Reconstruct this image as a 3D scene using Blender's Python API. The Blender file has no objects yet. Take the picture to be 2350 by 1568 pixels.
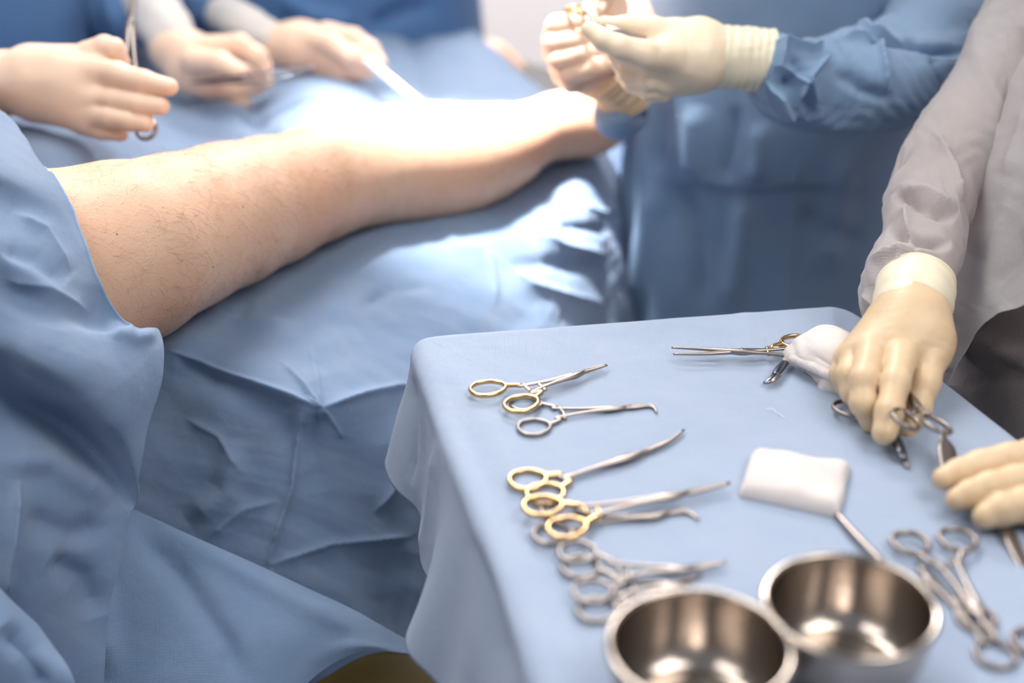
import bpy, bmesh, math, random
import numpy as np
from mathutils import Vector, Matrix

scene = bpy.context.scene
COL = scene.collection

# ------------------------------------------------------------------ camera
F = 2350 * 50.0 / 36.0
PITCH = math.radians(27.0)
CAM = np.array([0.0, 0.0, 1.46])
FWD = np.array([0.0, math.cos(PITCH), -math.sin(PITCH)])
RGT = np.array([1.0, 0.0, 0.0])
UPV = np.array([0.0, math.sin(PITCH), math.cos(PITCH)])

cd = bpy.data.cameras.new('camera')
cam = bpy.data.objects.new('camera', cd)
COL.objects.link(cam)
cam.location = CAM
cam.rotation_euler = (math.radians(90) - PITCH, 0, 0)
cd.lens = 50
cd.sensor_width = 36
cd.clip_start = 0.05
cd.dof.use_dof = True
cd.dof.focus_distance = 1.22
cd.dof.aperture_fstop = 2.1
scene.camera = cam

# ------------------------------------------------------------------ light and exposure
scene.view_settings.view_transform = 'Standard'
scene.view_settings.look = 'None'
scene.view_settings.gamma = 1
scene.view_settings.use_curve_mapping = False
scene.view_settings.exposure = 0.13
w = bpy.data.worlds.new('world')
scene.world = w
w.use_nodes = True
w.node_tree.nodes['Background'].inputs[0].default_value = (0.80, 0.88, 1.0, 1)
w.node_tree.nodes['Background'].inputs[1].default_value = 0.30


def area(name, loc, target, sx, sy, power, color=(1, 1, 1)):
    l = bpy.data.lights.new(name, 'AREA')
    l.shape = 'RECTANGLE'
    l.size = sx
    l.size_y = sy
    l.energy = power
    l.color = color
    o = bpy.data.objects.new(name, l)
    COL.objects.link(o)
    o.location = loc
    o.rotation_euler = (Vector(target) - Vector(loc)).to_track_quat('-Z', 'Y').to_euler()
    return o


area('overhead_area_light', (-0.5, 1.9, 2.85), (-0.3, 1.4, 0.8), 1.2, 1.2, 32, (1.0, 0.97, 0.93))
area('overhead_area_light', (1.1, 0.3, 2.85), (0.3, 0.9, 0.9), 1.2, 1.2, 28, (1.0, 0.96, 0.92))
area('overhead_area_light', (-1.3, 0.2, 2.85), (-0.4, 1.2, 0.8), 1.2, 0.6, 14, (1.0, 0.97, 0.94))
area('overhead_area_light', (0.2, 3.7, 2.85), (0.2, 4.2, 0.5), 1.2, 1.2, 170, (1.0, 0.97, 0.95))  # no panel known there: extra lamp added to brighten the back wall


def spot(name, loc, target, power, ang, blend, radius, color):
    l = bpy.data.lights.new(name, 'SPOT')
    l.energy = power
    l.spot_size = math.radians(ang)
    l.spot_blend = blend
    l.shadow_soft_size = radius
    l.color = color
    o = bpy.data.objects.new(name, l)
    COL.objects.link(o)
    o.location = loc
    o.rotation_euler = (Vector(target) - Vector(loc)).to_track_quat('-Z', 'Y').to_euler()
    return o


spot('surgical_lamp_light', (-0.25, 1.78, 2.5), (-0.045, 1.655, 0.90), 950, 16.2, 0.5, 0.10, (1.0, 0.98, 0.95))

# ------------------------------------------------------------------ coordinates


def at(px, py, d):
    """world point seen at a photo pixel, at distance d along the view axis"""
    return CAM + d * (FWD + (px - 1175) / F * RGT + (784 - py) / F * UPV)


def on(px, py, z):
    r = FWD + (px - 1175) / F * RGT + (784 - py) / F * UPV
    return CAM + r * ((z - CAM[2]) / r[2])


def proj(P):
    Q = P - CAM
    d = Q @ FWD
    return 1175 + F * (Q @ RGT) / d, 784 - F * (Q @ UPV) / d, d


def pt(c):
    c = tuple(c)
    if isinstance(c[-1], str):
        return on(c[0], c[1], float(c[2]))
    return at(c[0], c[1], c[2])


# ------------------------------------------------------------------ noise, folds


def vhash(ix, iy, iz, seed):
    n = (ix * 374761393 + iy * 668265263 + iz * 2147483647 + seed * 1274126177) & 0xFFFFFFFF
    n = ((n ^ (n >> 13)) * 1274126177) & 0xFFFFFFFF
    n = n ^ (n >> 16)
    return (n & 0xFFFF) / 65535.0


def vnoise(P, scale, seed=0):
    Q = np.asarray(P, dtype=np.float64) * scale + 1000.0
    I = np.floor(Q).astype(np.int64)
    f = Q - I
    f = f * f * (3 - 2 * f)
    r = 0
    for dx in (0, 1):
        for dy in (0, 1):
            for dz in (0, 1):
                wt = (f[..., 0] if dx else 1 - f[..., 0]) * (f[..., 1] if dy else 1 - f[..., 1]) * (f[..., 2] if dz else 1 - f[..., 2])
                r = r + wt * vhash(I[..., 0] + dx, I[..., 1] + dy, I[..., 2] + dz, seed)
    return r - 0.5


def crumple(P, period, seed=0, n=5, sharp=0.5):
    """angular cloth folds: warped triangle waves in random directions"""
    rng = np.random.RandomState(seed)
    wx = np.stack([vnoise(P, 0.6 / period, seed + 11 + k) for k in range(3)], -1) * period * 1.6
    Q = P + wx
    h = np.zeros(P.shape[:-1])
    tot = 0
    for i in range(n):
        v = rng.normal(size=3)
        v /= np.linalg.norm(v)
        fr = (0.6 + 1.1 * rng.rand()) / period
        a = 1.0 / fr
        t = Q @ v * fr + rng.rand() * 9
        tri = 1 - 2 * np.abs(t - np.floor(t) - 0.5) * 2
        sm = 0.5 + 0.5 * np.sin(2 * np.pi * (t - 0.25))
        tri = sharp * (tri * 0.5 + 0.5) + (1 - sharp) * sm if sharp < 0.99 else np.sqrt(tri * tri * 0.25 + 0.0004) + 0.0
        gate = np.clip(vnoise(P, 0.9 / period, seed + 40 + i) * 3 + 0.55, 0, 1)
        h += a * (tri - 0.5) * gate
        tot += a
    return h / tot


def seg_dist(px, py, pts):
    """distance to a pixel polyline, signed side, and how far along 0..1"""
    best = np.full(px.shape, 1e9)
    side = np.zeros(px.shape)
    along = np.zeros(px.shape)
    L = [0]
    for a, b in zip(pts[:-1], pts[1:]):
        L.append(L[-1] + math.hypot(b[0] - a[0], b[1] - a[1]))
    for i, (a, b) in enumerate(zip(pts[:-1], pts[1:])):
        vx, vy = b[0] - a[0], b[1] - a[1]
        l2 = vx * vx + vy * vy
        t = np.clip(((px - a[0]) * vx + (py - a[1]) * vy) / l2, 0, 1)
        dx, dy = px - a[0] - t * vx, py - a[1] - t * vy
        d = np.hypot(dx, dy)
        s = np.sign(vx * dy - vy * dx)
        m = d < best
        best = np.where(m, d, best)
        side = np.where(m, s, side)
        along = np.where(m, (L[i] + t * math.sqrt(l2)) / L[-1], along)
    return best, side, along


def crease_field(P, creases):
    px, py, d = proj(P)
    h = np.zeros(px.shape)
    for c in creases:
        pts, wd, amp, kind = c[:4]
        dist, side, al = seg_dist(px, py, pts)
        taper = np.clip(np.minimum(al, 1 - al) * 5, 0, 1) if kind != 'full' else 1.0
        if kind in ('ridge', 'full'):
            h += amp * np.exp(-dist / wd) * taper
        elif kind == 'soft':
            h += amp * np.exp(-(dist / wd) ** 2) * taper
        elif kind == 'step':      # right side (below, when drawn left to right) moves by amp, fading out
            far = c[4] if len(c) > 4 else wd * 6
            h += amp * np.where(side > 0, 1 - np.exp(-dist / wd), 0) * np.exp(-dist / far) * taper
    return h


# ------------------------------------------------------------------ mesh helpers


def new_mesh(name, V, faces, mat=None, parent=None, smooth=True, uv=None):
    me = bpy.data.meshes.new(name)
    me.from_pydata([tuple(v) for v in np.asarray(V)], [], [tuple(int(i) for i in f) for f in faces])
    if smooth:
        me.polygons.foreach_set('use_smooth', [True] * len(me.polygons))
    if uv is not None:
        l = me.uv_layers.new(name='UVMap')
        idx = np.empty(len(me.loops), dtype=np.int32)
        me.loops.foreach_get('vertex_index', idx)
        l.data.foreach_set('uv', np.asarray(uv)[idx].astype(np.float32).ravel())
    me.update()
    o = bpy.data.objects.new(name, me)
    COL.objects.link(o)
    if mat:
        me.materials.append(mat)
    if parent is not None:
        o.parent = parent
    return o


def tag(o, label, cat, group=None, kind=None):
    o['label'] = label
    if cat:
        o['category'] = cat
    if group:
        o['group'] = group
    if kind:
        o['kind'] = kind
    return o


def empty(name, label=None, cat=None, loc=(0, 0, 0), group=None):
    o = bpy.data.objects.new(name, None)
    COL.objects.link(o)
    o.location = loc
    o.empty_display_size = 0.05
    if label:
        tag(o, label, cat, group)
    return o


def cr(P, n):
    """Catmull-Rom resample along axis 0"""
    P = np.asarray(P, dtype=float)
    m = len(P)
    E = np.concatenate([[2 * P[0] - P[1]], P, [2 * P[-1] - P[-2]]])
    t = np.linspace(0, m - 1, n)
    i = np.minimum(t.astype(int), m - 2)
    f = (t - i).reshape((-1,) + (1,) * (P.ndim - 1))
    a, b, c, d = E[i], E[i + 1], E[i + 2], E[i + 3]
    return 0.5 * (2 * b + (c - a) * f + (2 * a - 5 * b + 4 * c - d) * f ** 2 + (3 * b - a - 3 * c + d) * f ** 3)


def grid_normals(G):
    du = np.gradient(G, axis=0)
    dv = np.gradient(G, axis=1)
    N = np.cross(du, dv)
    N /= np.linalg.norm(N, axis=-1, keepdims=True) + 1e-12
    return N


def grid_uv(G):
    du = np.linalg.norm(np.diff(G, axis=0), axis=-1).mean(1)
    dv = np.linalg.norm(np.diff(G, axis=1), axis=-1).mean(0)
    u = np.concatenate([[0], np.cumsum(du)])
    v = np.concatenate([[0], np.cumsum(dv)])
    U, Vv = np.meshgrid(u, v, indexing='ij')
    return np.stack([U, Vv], -1).reshape(-1, 2)


def grid_faces(n, m, wrap=False):
    f = []
    mm = m if wrap else m - 1
    for i in range(n - 1):
        for j in range(mm):
            a = i * m + j
            b = i * m + (j + 1) % m
            f.append((a, b, b + m, a + m))
    return f


def sheet(name, rows, nu, nv, mat, parent=None, creases=(), crum=(), thick=0.0012, face_cam=True, world=False):
    """a cloth: a control net of points, resampled, folded along its normal and given thickness"""
    C = np.array([[np.array(c) if world else pt(c) for c in r] for r in rows])
    G = cr(C, nu)
    G = cr(G.transpose(1, 0, 2), nv).transpose(1, 0, 2)
    N = grid_normals(G)
    if face_cam:
        s = np.sign(((CAM - G) * N).sum(-1).mean())
        N = N * s
    uv = grid_uv(G)
    h = crease_field(G, creases) if creases else 0
    for (period, amp, seed, sharp) in crum:
        h = h + amp * crumple(G, period, seed, sharp=sharp) * 2
    if np.ndim(h):
        G = G + N * h[..., None]
    o = new_mesh(name, G.reshape(-1, 3), grid_faces(nu, nv), mat, parent, uv=uv)
    m = o.modifiers.new('thickness', 'SOLIDIFY')
    m.thickness = thick
    m.offset = 0
    return o


def tube(name, nodes, nu, nv, mat, parent=None, creases=(), crum=(), squash=1.0, cap=True, pxr=True, radial=None, thick=None):
    """a closed sleeve through nodes (px, py, d, r): r in photo pixels when pxr, else metres"""
    P = np.array([at(*n[:3]) if pxr != 'world' else np.array(n[:3]) for n in nodes])
    R = np.array([n[3] * n[2] / F if pxr is True else n[3] for n in nodes])
    A = cr(np.concatenate([P, R[:, None]], 1), nu)
    C, R = A[:, :3], A[:, 3]
    T = np.gradient(C, axis=0)
    T /= np.linalg.norm(T, axis=1, keepdims=True)
    up = np.array([0, 0, 1.0]) if abs(T[0][2]) < 0.8 else np.array([0, 1.0, 0])
    n0 = np.cross(T[0], up)
    n0 /= np.linalg.norm(n0)
    G = np.zeros((nu, nv, 3))
    th = np.linspace(0, 2 * np.pi, nv, endpoint=False)
    NN = np.zeros_like(G)
    for i in range(nu):
        n0 = n0 - T[i] * (n0 @ T[i])
        n0 /= np.linalg.norm(n0)
        b0 = np.cross(T[i], n0)
        dirs = np.cos(th)[:, None] * n0 + np.sin(th)[:, None] * b0 * squash
        NN[i] = np.cos(th)[:, None] * n0 + np.sin(th)[:, None] * b0
        G[i] = C[i] + dirs * R[i]
    h = np.zeros((nu, nv))
    if creases:
        h = h + crease_field(G, creases) * (((CAM - G) * NN).sum(-1) > 0)
    for (period, amp, seed, sharp) in crum:
        h = h + amp * crumple(G, period, seed, sharp=sharp) * 2
    if radial is not None:
        h = h + radial(np.linspace(0, 1, nu)[:, None], th[None, :])
    G2 = G + NN * h[..., None]
    uu = np.concatenate([[0], np.cumsum(np.linalg.norm(np.diff(C, axis=0), axis=1))])
    U, Vv = np.meshgrid(uu, th * R.mean(), indexing='ij')
    V = G2.reshape(-1, 3)
    uv = np.stack([U, Vv], -1).reshape(-1, 2)
    f = grid_faces(nu, nv, True)
    if cap:
        V = np.concatenate([V, [G2[0].mean(0)], [G2[-1].mean(0)]])
        uv = np.concatenate([uv, [[0, 0]], [[1, 1]]])
        a, b = nu * nv, nu * nv + 1
        for j in range(nv):
            f.append((a, (j + 1) % nv, j))
            f.append((b, (nu - 1) * nv + j, (nu - 1) * nv + (j + 1) % nv))
    o = new_mesh(name, V, f, mat, parent, uv=uv)
    if thick:
        m = o.modifiers.new('thickness', 'SOLIDIFY')
        m.thickness = thick
        m.offset = 0
    return o


# ---- signed-distance bodies (hands, legs): round cones blended and meshed with surface nets


def smin(a, b, k):
    h = np.clip(0.5 + 0.5 * (b - a) / k, 0, 1)
    return b * (1 - h) + a * h - k * h * (1 - h)


def cone_sdf(P, a, ra, b, rb):
    ab = b - a
    t = np.clip(((P - a) @ ab) / max(ab @ ab, 1e-9), 0, 1)
    q = P - a - t[..., None] * ab
    return np.sqrt((q * q).sum(-1)) - (ra + t * (rb - ra))


def body_sdf(P, groups, k):
    """groups: list of (inner_k, [(a, ra, b, rb), ...])"""
    D = None
    palm = None
    for gi, (ki, prims) in enumerate(groups):
        g = None
        for (a, ra, b, rb) in prims:
            s = cone_sdf(P, a, ra, b, rb)
            g = s if g is None else smin(g, s, ki)
        if isinstance(k, tuple):
            # the palm blends widely into every finger, the fingers hardly into each other
            if palm is None:
                palm = g
            else:
                g = smin(palm, g, k[0])
            D = g if D is None else smin(D, g, k[1])
        else:
            D = g if D is None else smin(D, g, k)
    return D


def surface_nets(fn, lo, hi, h):
    n = np.maximum(np.ceil((hi - lo) / h).astype(int) + 1, 4)
    ax = [lo[i] + h * np.arange(n[i]) for i in range(3)]
    X, Y, Z = np.meshgrid(*ax, indexing='ij')
    P = np.stack([X, Y, Z], -1).reshape(-1, 3)
    D = np.concatenate([fn(P[i:i + 200000]) for i in range(0, len(P), 200000)]).reshape(n)
    S = D < 0
    cn = n - 1
    acc = np.zeros(tuple(cn) + (3,))
    cnt = np.zeros(tuple(cn))
    c = [slice(0, -1), slice(1, None)]
    offs = [(i, j, k) for i in (0, 1) for j in (0, 1) for k in (0, 1)]
    for o1 in offs:
        for axd in range(3):
            if o1[axd]:
                continue
            o2 = list(o1)
            o2[axd] = 1
            a = D[c[o1[0]], c[o1[1]], c[o1[2]]]
            b = D[c[o2[0]], c[o2[1]], c[o2[2]]]
            m = (a < 0) != (b < 0)
            t = np.where(m, a / np.where(m, a - b, 1), 0)
            for q in range(3):
                acc[..., q] += m * (o1[q] + (t if q == axd else 0))
            cnt += m
    act = cnt > 0
    idx = -np.ones(tuple(cn), dtype=np.int64)
    idx[act] = np.arange(act.sum())
    ii = np.stack(np.nonzero(act), -1)
    V = lo + h * (ii + acc[act] / cnt[act][:, None])
    faces = []
    for axd in range(3):
        u, v = (axd + 1) % 3, (axd + 2) % 3
        sl1 = [slice(None)] * 3
        sl2 = [slice(None)] * 3
        sl1[axd] = slice(0, -1)
        sl2[axd] = slice(1, None)
        a, b = S[tuple(sl1)], S[tuple(sl2)]
        e = np.stack(np.nonzero(a != b), -1)
        ok = (e[:, u] > 0) & (e[:, v] > 0) & (e[:, u] < n[u] - 1) & (e[:, v] < n[v] - 1)
        e = e[ok]
        flip = a[tuple(e.T)]
        q = []
        for du, dv in ((0, 0), (-1, 0), (-1, -1), (0, -1)):
            g = e.copy()
            g[:, u] += du
            g[:, v] += dv
            q.append(idx[tuple(g.T)])
        q = np.stack(q, -1)
        q[~flip] = q[~flip][:, ::-1]
        faces.append(q)
    Fc = np.concatenate(faces)
    # pull the vertices onto the surface
    e = h * 0.3
    for _ in range(2):
        d0 = fn(V)
        g = np.stack([fn(V + np.eye(3)[i] * e) - fn(V - np.eye(3)[i] * e) for i in range(3)], -1) / (2 * e)
        gn = (g * g).sum(-1, keepdims=True) + 1e-6
        V = V - np.clip(d0[:, None] * g / gn, -h, h)
    return V, Fc


def blob(name, groups, k, h, mat, parent=None, wrinkle=None, pix=True):
    """groups as pixel chains: (inner_k, [[(px,py,d,r_mm), ...chain], ...])"""
    G = []
    for ki, chains in groups:
        pr = []
        for ch in chains:
            pts = [(np.array(c[1:4], float) if c[0] == 'w' else at(*c[:3]), c[-1] / 1000.0) for c in ch]
            for (a, ra), (b, rb) in zip(pts[:-1], pts[1:]):
                pr.append((a, ra, b, rb))
        G.append((ki, pr))
    allp = [p for _, pr in G for p in pr]
    lo = np.min([np.minimum(a - ra, b - rb) for a, ra, b, rb in allp], axis=0) - 3 * h
    hi = np.max([np.maximum(a + ra, b + rb) for a, ra, b, rb in allp], axis=0) + 3 * h

    def fn(P):
        d = body_sdf(P, G, k)
        if wrinkle:
            for sc_, am, sd in wrinkle:
                d = d + am * vnoise(P, sc_, sd)
        return d
    V, Fc = surface_nets(fn, lo, hi, h)
    return new_mesh(name, V, Fc, mat, parent)


# ------------------------------------------------------------------ materials


def mat_new(name):
    m = bpy.data.materials.new(name)
    m.use_nodes = True
    nt = m.node_tree
    return m, nt, nt.nodes['Principled BSDF'], nt.nodes['Material Output']


def node(nt, typ, **kw):
    n = nt.nodes.new(typ)
    for k_, v in kw.items():
        if k_.startswith('i_'):
            key = k_[2:]
            key = int(key) if key.isdigit() else key.replace('_', ' ')
            n.inputs[key].default_value = v
        else:
            setattr(n, k_, v)
    return n


def mathn(nt, op, a, b=None):
    n = nt.nodes.new('ShaderNodeMath')
    n.operation = op
    for i, x in enumerate((a, b)):
        if x is None:
            continue
        if isinstance(x, (int, float)):
            n.inputs[i].default_value = x
        else:
            nt.links.new(x, n.inputs[i])
    return n.outputs[0]


def cloth_mat(name, col, col2, rough=0.62, transl=0.15, transl_col=None, weave=0.22, pitch=0.0012, sheen=0.35, alpha=0.0, spec=0.45):
    """nonwoven fabric: embossed dot grid, faint mottling, some light let through"""
    m, nt, bs, out = mat_new(name)
    L = nt.links.new
    tc = node(nt, 'ShaderNodeTexCoord')
    uv = node(nt, 'ShaderNodeSeparateXYZ')
    L(tc.outputs['UV'], uv.inputs[0])
    k_ = 2 * math.pi / pitch
    s1 = mathn(nt, 'SINE', mathn(nt, 'MULTIPLY', mathn(nt, 'ADD', uv.outputs[0], uv.outputs[1]), k_ * 0.7))
    s2 = mathn(nt, 'SINE', mathn(nt, 'MULTIPLY', mathn(nt, 'SUBTRACT', uv.outputs[0], uv.outputs[1]), k_ * 0.7))
    dots = mathn(nt, 'MULTIPLY', s1, s2)
    no = node(nt, 'ShaderNodeTexNoise', i_Scale=22.0, i_Detail=4.0)
    L(tc.outputs['Object'], no.inputs['Vector'])
    fine = node(nt, 'ShaderNodeTexNoise', i_Scale=420.0, i_Detail=2.0)
    L(tc.outputs['Object'], fine.inputs['Vector'])
    mx = node(nt, 'ShaderNodeMix', data_type='RGBA')
    mx.inputs[6].default_value = (*col, 1)
    mx.inputs[7].default_value = (*col2, 1)
    f1 = mathn(nt, 'MULTIPLY', dots, weave * 1.5)
    f2 = mathn(nt, 'ADD', no.outputs[0], f1)
    f3 = mathn(nt, 'ADD', f2, mathn(nt, 'MULTIPLY', mathn(nt, 'SUBTRACT', fine.outputs[0], 0.5), weave * 2))
    L(f3, mx.inputs[0])
    L(mx.outputs[2], bs.inputs['Base Color'])
    bs.inputs['Roughness'].default_value = rough
    bs.inputs['Specular IOR Level'].default_value = spec
    bs.inputs['Sheen Weight'].default_value = sheen
    bs.inputs['Sheen Roughness'].default_value = 0.5
    bs.inputs['Sheen Tint'].default_value = (0.85, 0.92, 1.0, 1)
    bmp = node(nt, 'ShaderNodeBump', i_Strength=0.6, i_Distance=0.0005)
    L(dots, bmp.inputs['Height'])
    big = node(nt, 'ShaderNodeTexNoise', i_Scale=38.0, i_Detail=5.0)
    L(tc.outputs['Object'], big.inputs['Vector'])
    b2 = node(nt, 'ShaderNodeBump', i_Strength=0.35, i_Distance=0.006)
    L(big.outputs[0], b2.inputs['Height'])
    L(bmp.outputs[0], b2.inputs['Normal'])
    L(b2.outputs[0], bs.inputs['Normal'])
    tr = node(nt, 'ShaderNodeBsdfTranslucent')
    tr.inputs[0].default_value = (*(transl_col or col), 1)
    L(b2.outputs[0], tr.inputs[1])
    mix = node(nt, 'ShaderNodeMixShader')
    mix.inputs[0].default_value = transl
    L(bs.outputs[0], mix.inputs[1])
    L(tr.outputs[0], mix.inputs[2])
    last = mix.outputs[0]
    if alpha > 0:
        tp = node(nt, 'ShaderNodeBsdfTransparent')
        m2 = node(nt, 'ShaderNodeMixShader')
        m2.inputs[0].default_value = alpha
        L(last, m2.inputs[1])
        L(tp.outputs[0], m2.inputs[2])
        last = m2.outputs[0]
    L(last, out.inputs[0])
    return m


def simple_mat(name, col, rough=0.5, metal=0.0, sss=0.0, sss_col=None, spec=0.5, bump=0.0, bscale=200.0, mott=0.0, col2=None, mscale=12.0, aniso=0.0, sss_scale=0.01):
    m, nt, bs, out = mat_new(name)
    L = nt.links.new
    bs.inputs['Base Color'].default_value = (*col, 1)
    bs.inputs['Roughness'].default_value = rough
    bs.inputs['Metallic'].default_value = metal
    bs.inputs['Specular IOR Level'].default_value = spec
    tc = node(nt, 'ShaderNodeTexCoord')
    if sss:
        bs.inputs['Subsurface Weight'].default_value = sss
        bs.inputs['Subsurface Radius'].default_value = sss_col or (1, 0.5, 0.3)
        bs.inputs['Subsurface Scale'].default_value = sss_scale
    if mott:
        no = node(nt, 'ShaderNodeTexNoise', i_Scale=mscale, i_Detail=5.0)
        L(tc.outputs['Object'], no.inputs['Vector'])
        rp = node(nt, 'ShaderNodeMapRange')
        rp.inputs[1].default_value = 0.5 - 0.5 / (1 + mott)
        rp.inputs[2].default_value = 0.5 + 0.5 / (1 + mott)
        L(no.outputs[0], rp.inputs[0])
        mx = node(nt, 'ShaderNodeMix', data_type='RGBA')
        mx.inputs[6].default_value = (*col, 1)
        mx.inputs[7].default_value = (*(col2 or col), 1)
        L(rp.outputs[0], mx.inputs[0])
        L(mx.outputs[2], bs.inputs['Base Color'])
    if bump:
        nb = node(nt, 'ShaderNodeTexNoise', i_Scale=bscale, i_Detail=4.0)
        L(tc.outputs['Object'], nb.inputs['Vector'])
        b = node(nt, 'ShaderNodeBump', i_Strength=bump, i_Distance=0.002)
        L(nb.outputs[0], b.inputs['Height'])
        L(b.outputs[0], bs.inputs['Normal'])
    if aniso:
        bs.inputs['Anisotropic'].default_value = aniso
        tg = node(nt, 'ShaderNodeTangent', direction_type='RADIAL', axis='Z')
        L(tg.outputs[0], bs.inputs['Tangent'])
    return m


BLUE = cloth_mat('blue_drape_fabric', (0.20, 0.335, 0.57), (0.34, 0.44, 0.60), transl=0.18, transl_col=(0.12, 0.32, 0.75))
BLUE_T = cloth_mat('pale_blue_table_fabric', (0.40, 0.51, 0.70), (0.48, 0.57, 0.75), transl=0.12, transl_col=(0.2, 0.4, 0.75), weave=0.24, sheen=0.5)
BLUE_G = cloth_mat('blue_gown_fabric', (0.23, 0.37, 0.58), (0.31, 0.45, 0.64), transl=0.15, transl_col=(0.08, 0.28, 0.7), pitch=0.0012, rough=0.68, sheen=0.3, spec=0.3)
BLUE_D = cloth_mat('deep_blue_gown_fabric', (0.07, 0.18, 0.40), (0.11, 0.24, 0.47), transl=0.1, sheen=0.15)
GREY_W = cloth_mat('sheer_white_gown_fabric', (0.78, 0.76, 0.77), (0.84, 0.78, 0.77), transl=0.4, transl_col=(0.8, 0.75, 0.75), weave=0.14, pitch=0.0013, alpha=0.26, sheen=0.4, rough=0.55)
GREY_D = cloth_mat('dark_grey_sheer_fabric', (0.21, 0.18, 0.175), (0.33, 0.28, 0.265), transl=0.05, weave=0.3, pitch=0.0016, sheen=0.2)
KNIT = cloth_mat('white_knit_fabric', (0.66, 0.62, 0.60), (0.75, 0.70, 0.66), transl=0.1, weave=0.12, pitch=0.002)
GAUZE = cloth_mat('white_gauze_fabric', (0.90, 0.82, 0.785), (0.93, 0.86, 0.83), transl=0.06, transl_col=(0.9, 0.85, 0.8), weave=0.05, pitch=0.0009, rough=0.9, spec=0.1, sheen=0.0)
LATEX = simple_mat('cream_latex', (0.62, 0.45, 0.275), 0.42, sss=0.18, sss_col=(1, 0.55, 0.25), bump=0.25, bscale=90, mott=0.6, col2=(0.70, 0.53, 0.35), mscale=25, spec=0.35)
LATEX_P = simple_mat('pinkish_latex', (0.80, 0.55, 0.41), 0.45, sss=0.2, sss_col=(1, 0.5, 0.3), bump=0.1, bscale=130, mott=0.6, col2=(0.82, 0.62, 0.48), mscale=25, spec=0.3)
LATEX_LIT = simple_mat('lit_cream_latex', (0.83, 0.68, 0.49), 0.42, sss=0.2, sss_col=(1, 0.55, 0.25), bump=0.2, bscale=90, mott=0.6, col2=(0.87, 0.74, 0.57), mscale=25, spec=0.35)  # nurse's glove is lit brighter; that light is painted into this paler latex
LATEX_W = simple_mat('white_latex', (0.80, 0.73, 0.56), 0.38, sss=0.3, sss_col=(1, 0.7, 0.4), bump=0.1, bscale=90, spec=0.4)
SKIN = simple_mat('skin', (0.75, 0.50, 0.355), 0.5, sss=0.35, sss_col=(1, 0.35, 0.18), bump=0.25, bscale=420, mott=1.6, col2=(0.70, 0.41, 0.275), mscale=9, spec=0.3, sss_scale=0.008)
SKIN_ARM = simple_mat('arm_skin', (0.75, 0.40, 0.28), 0.5, sss=0.3, sss_col=(1, 0.4, 0.2))
STEEL = simple_mat('satin_steel', (0.31, 0.27, 0.25), 0.33, 1.0, bump=0.02, bscale=60)
STEEL_B = simple_mat('polished_steel', (0.46, 0.40, 0.35), 0.2, 1.0, aniso=0.8)
STEEL_B.node_tree.nodes['Principled BSDF'].inputs['Anisotropic Rotation'].default_value = 0.25
STEEL_K = simple_mat('dark_steel', (0.16, 0.17, 0.20), 0.2, 1.0)
GOLD = simple_mat('gold_plating', (0.63, 0.42, 0.21), 0.24, 1.0)
HAIRM = simple_mat('dark_hair', (0.14, 0.07, 0.035), 0.5)
SUT = simple_mat('white_suture', (0.9, 0.9, 0.92), 0.5)


# ------------------------------------------------------------------ swept metal


def sweep(pts, radii, seg=12, closed=False, flat=1.0, up=(0, 0, 1), n=None):
    """vertices and faces of a bar swept through 3-D points; flat squashes it along up"""
    A = np.concatenate([np.array(pts, float), np.array(radii, float)[:, None]], 1)
    if closed:
        C = A
    else:
        C = cr(A, n or max(len(A) * 6, 12))
    R = C[:, 3]
    C = C[:, :3]
    T = np.roll(C, -1, 0) - np.roll(C, 1, 0) if closed else np.gradient(C, axis=0)
    T /= np.linalg.norm(T, axis=1, keepdims=True) + 1e-12
    up = np.array(up, float)
    S = np.cross(T, up)
    S /= np.linalg.norm(S, axis=1, keepdims=True) + 1e-9
    U = np.cross(S, T)
    th = np.linspace(0, 2 * np.pi, seg, endpoint=False)
    G = C[:, None] + R[:, None, None] * (np.cos(th)[None, :, None] * S[:, None] + flat * np.sin(th)[None, :, None] * U[:, None])
    m = len(C)
    V = G.reshape(-1, 3)
    f = []
    for i in range(m if closed else m - 1):
        for j in range(seg):
            i2 = (i + 1) % m
            f.append((i * seg + j, i * seg + (j + 1) % seg, i2 * seg + (j + 1) % seg, i2 * seg + j))
    if not closed:
        V = np.concatenate([V, [C[0]], [C[-1]]])
        a = m * seg
        for j in range(seg):
            f.append((a, (j + 1) % seg, j))
            f.append((a + 1, (m - 1) * seg + j, (m - 1) * seg + (j + 1) % seg))
    return V, f


def join(parts):
    V, Fc, o = [], [], 0
    for v, f in parts:
        V.append(v)
        Fc += [tuple(i + o for i in q) for q in f]
        o += len(v)
    return np.concatenate(V), Fc


def ring_sweep(c, along, side, ra, rb, r, up, flat=1.25, n=48):
    t = np.linspace(0, 2 * np.pi, n, endpoint=False)
    # slight egg shape: narrower towards the shank
    P = c + np.outer(np.cos(t) * ra, along) + np.outer(np.sin(t) * rb * (1 - 0.10 * np.cos(t)), side)
    return sweep(P, [r] * n, 12, True, flat, up)


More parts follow.
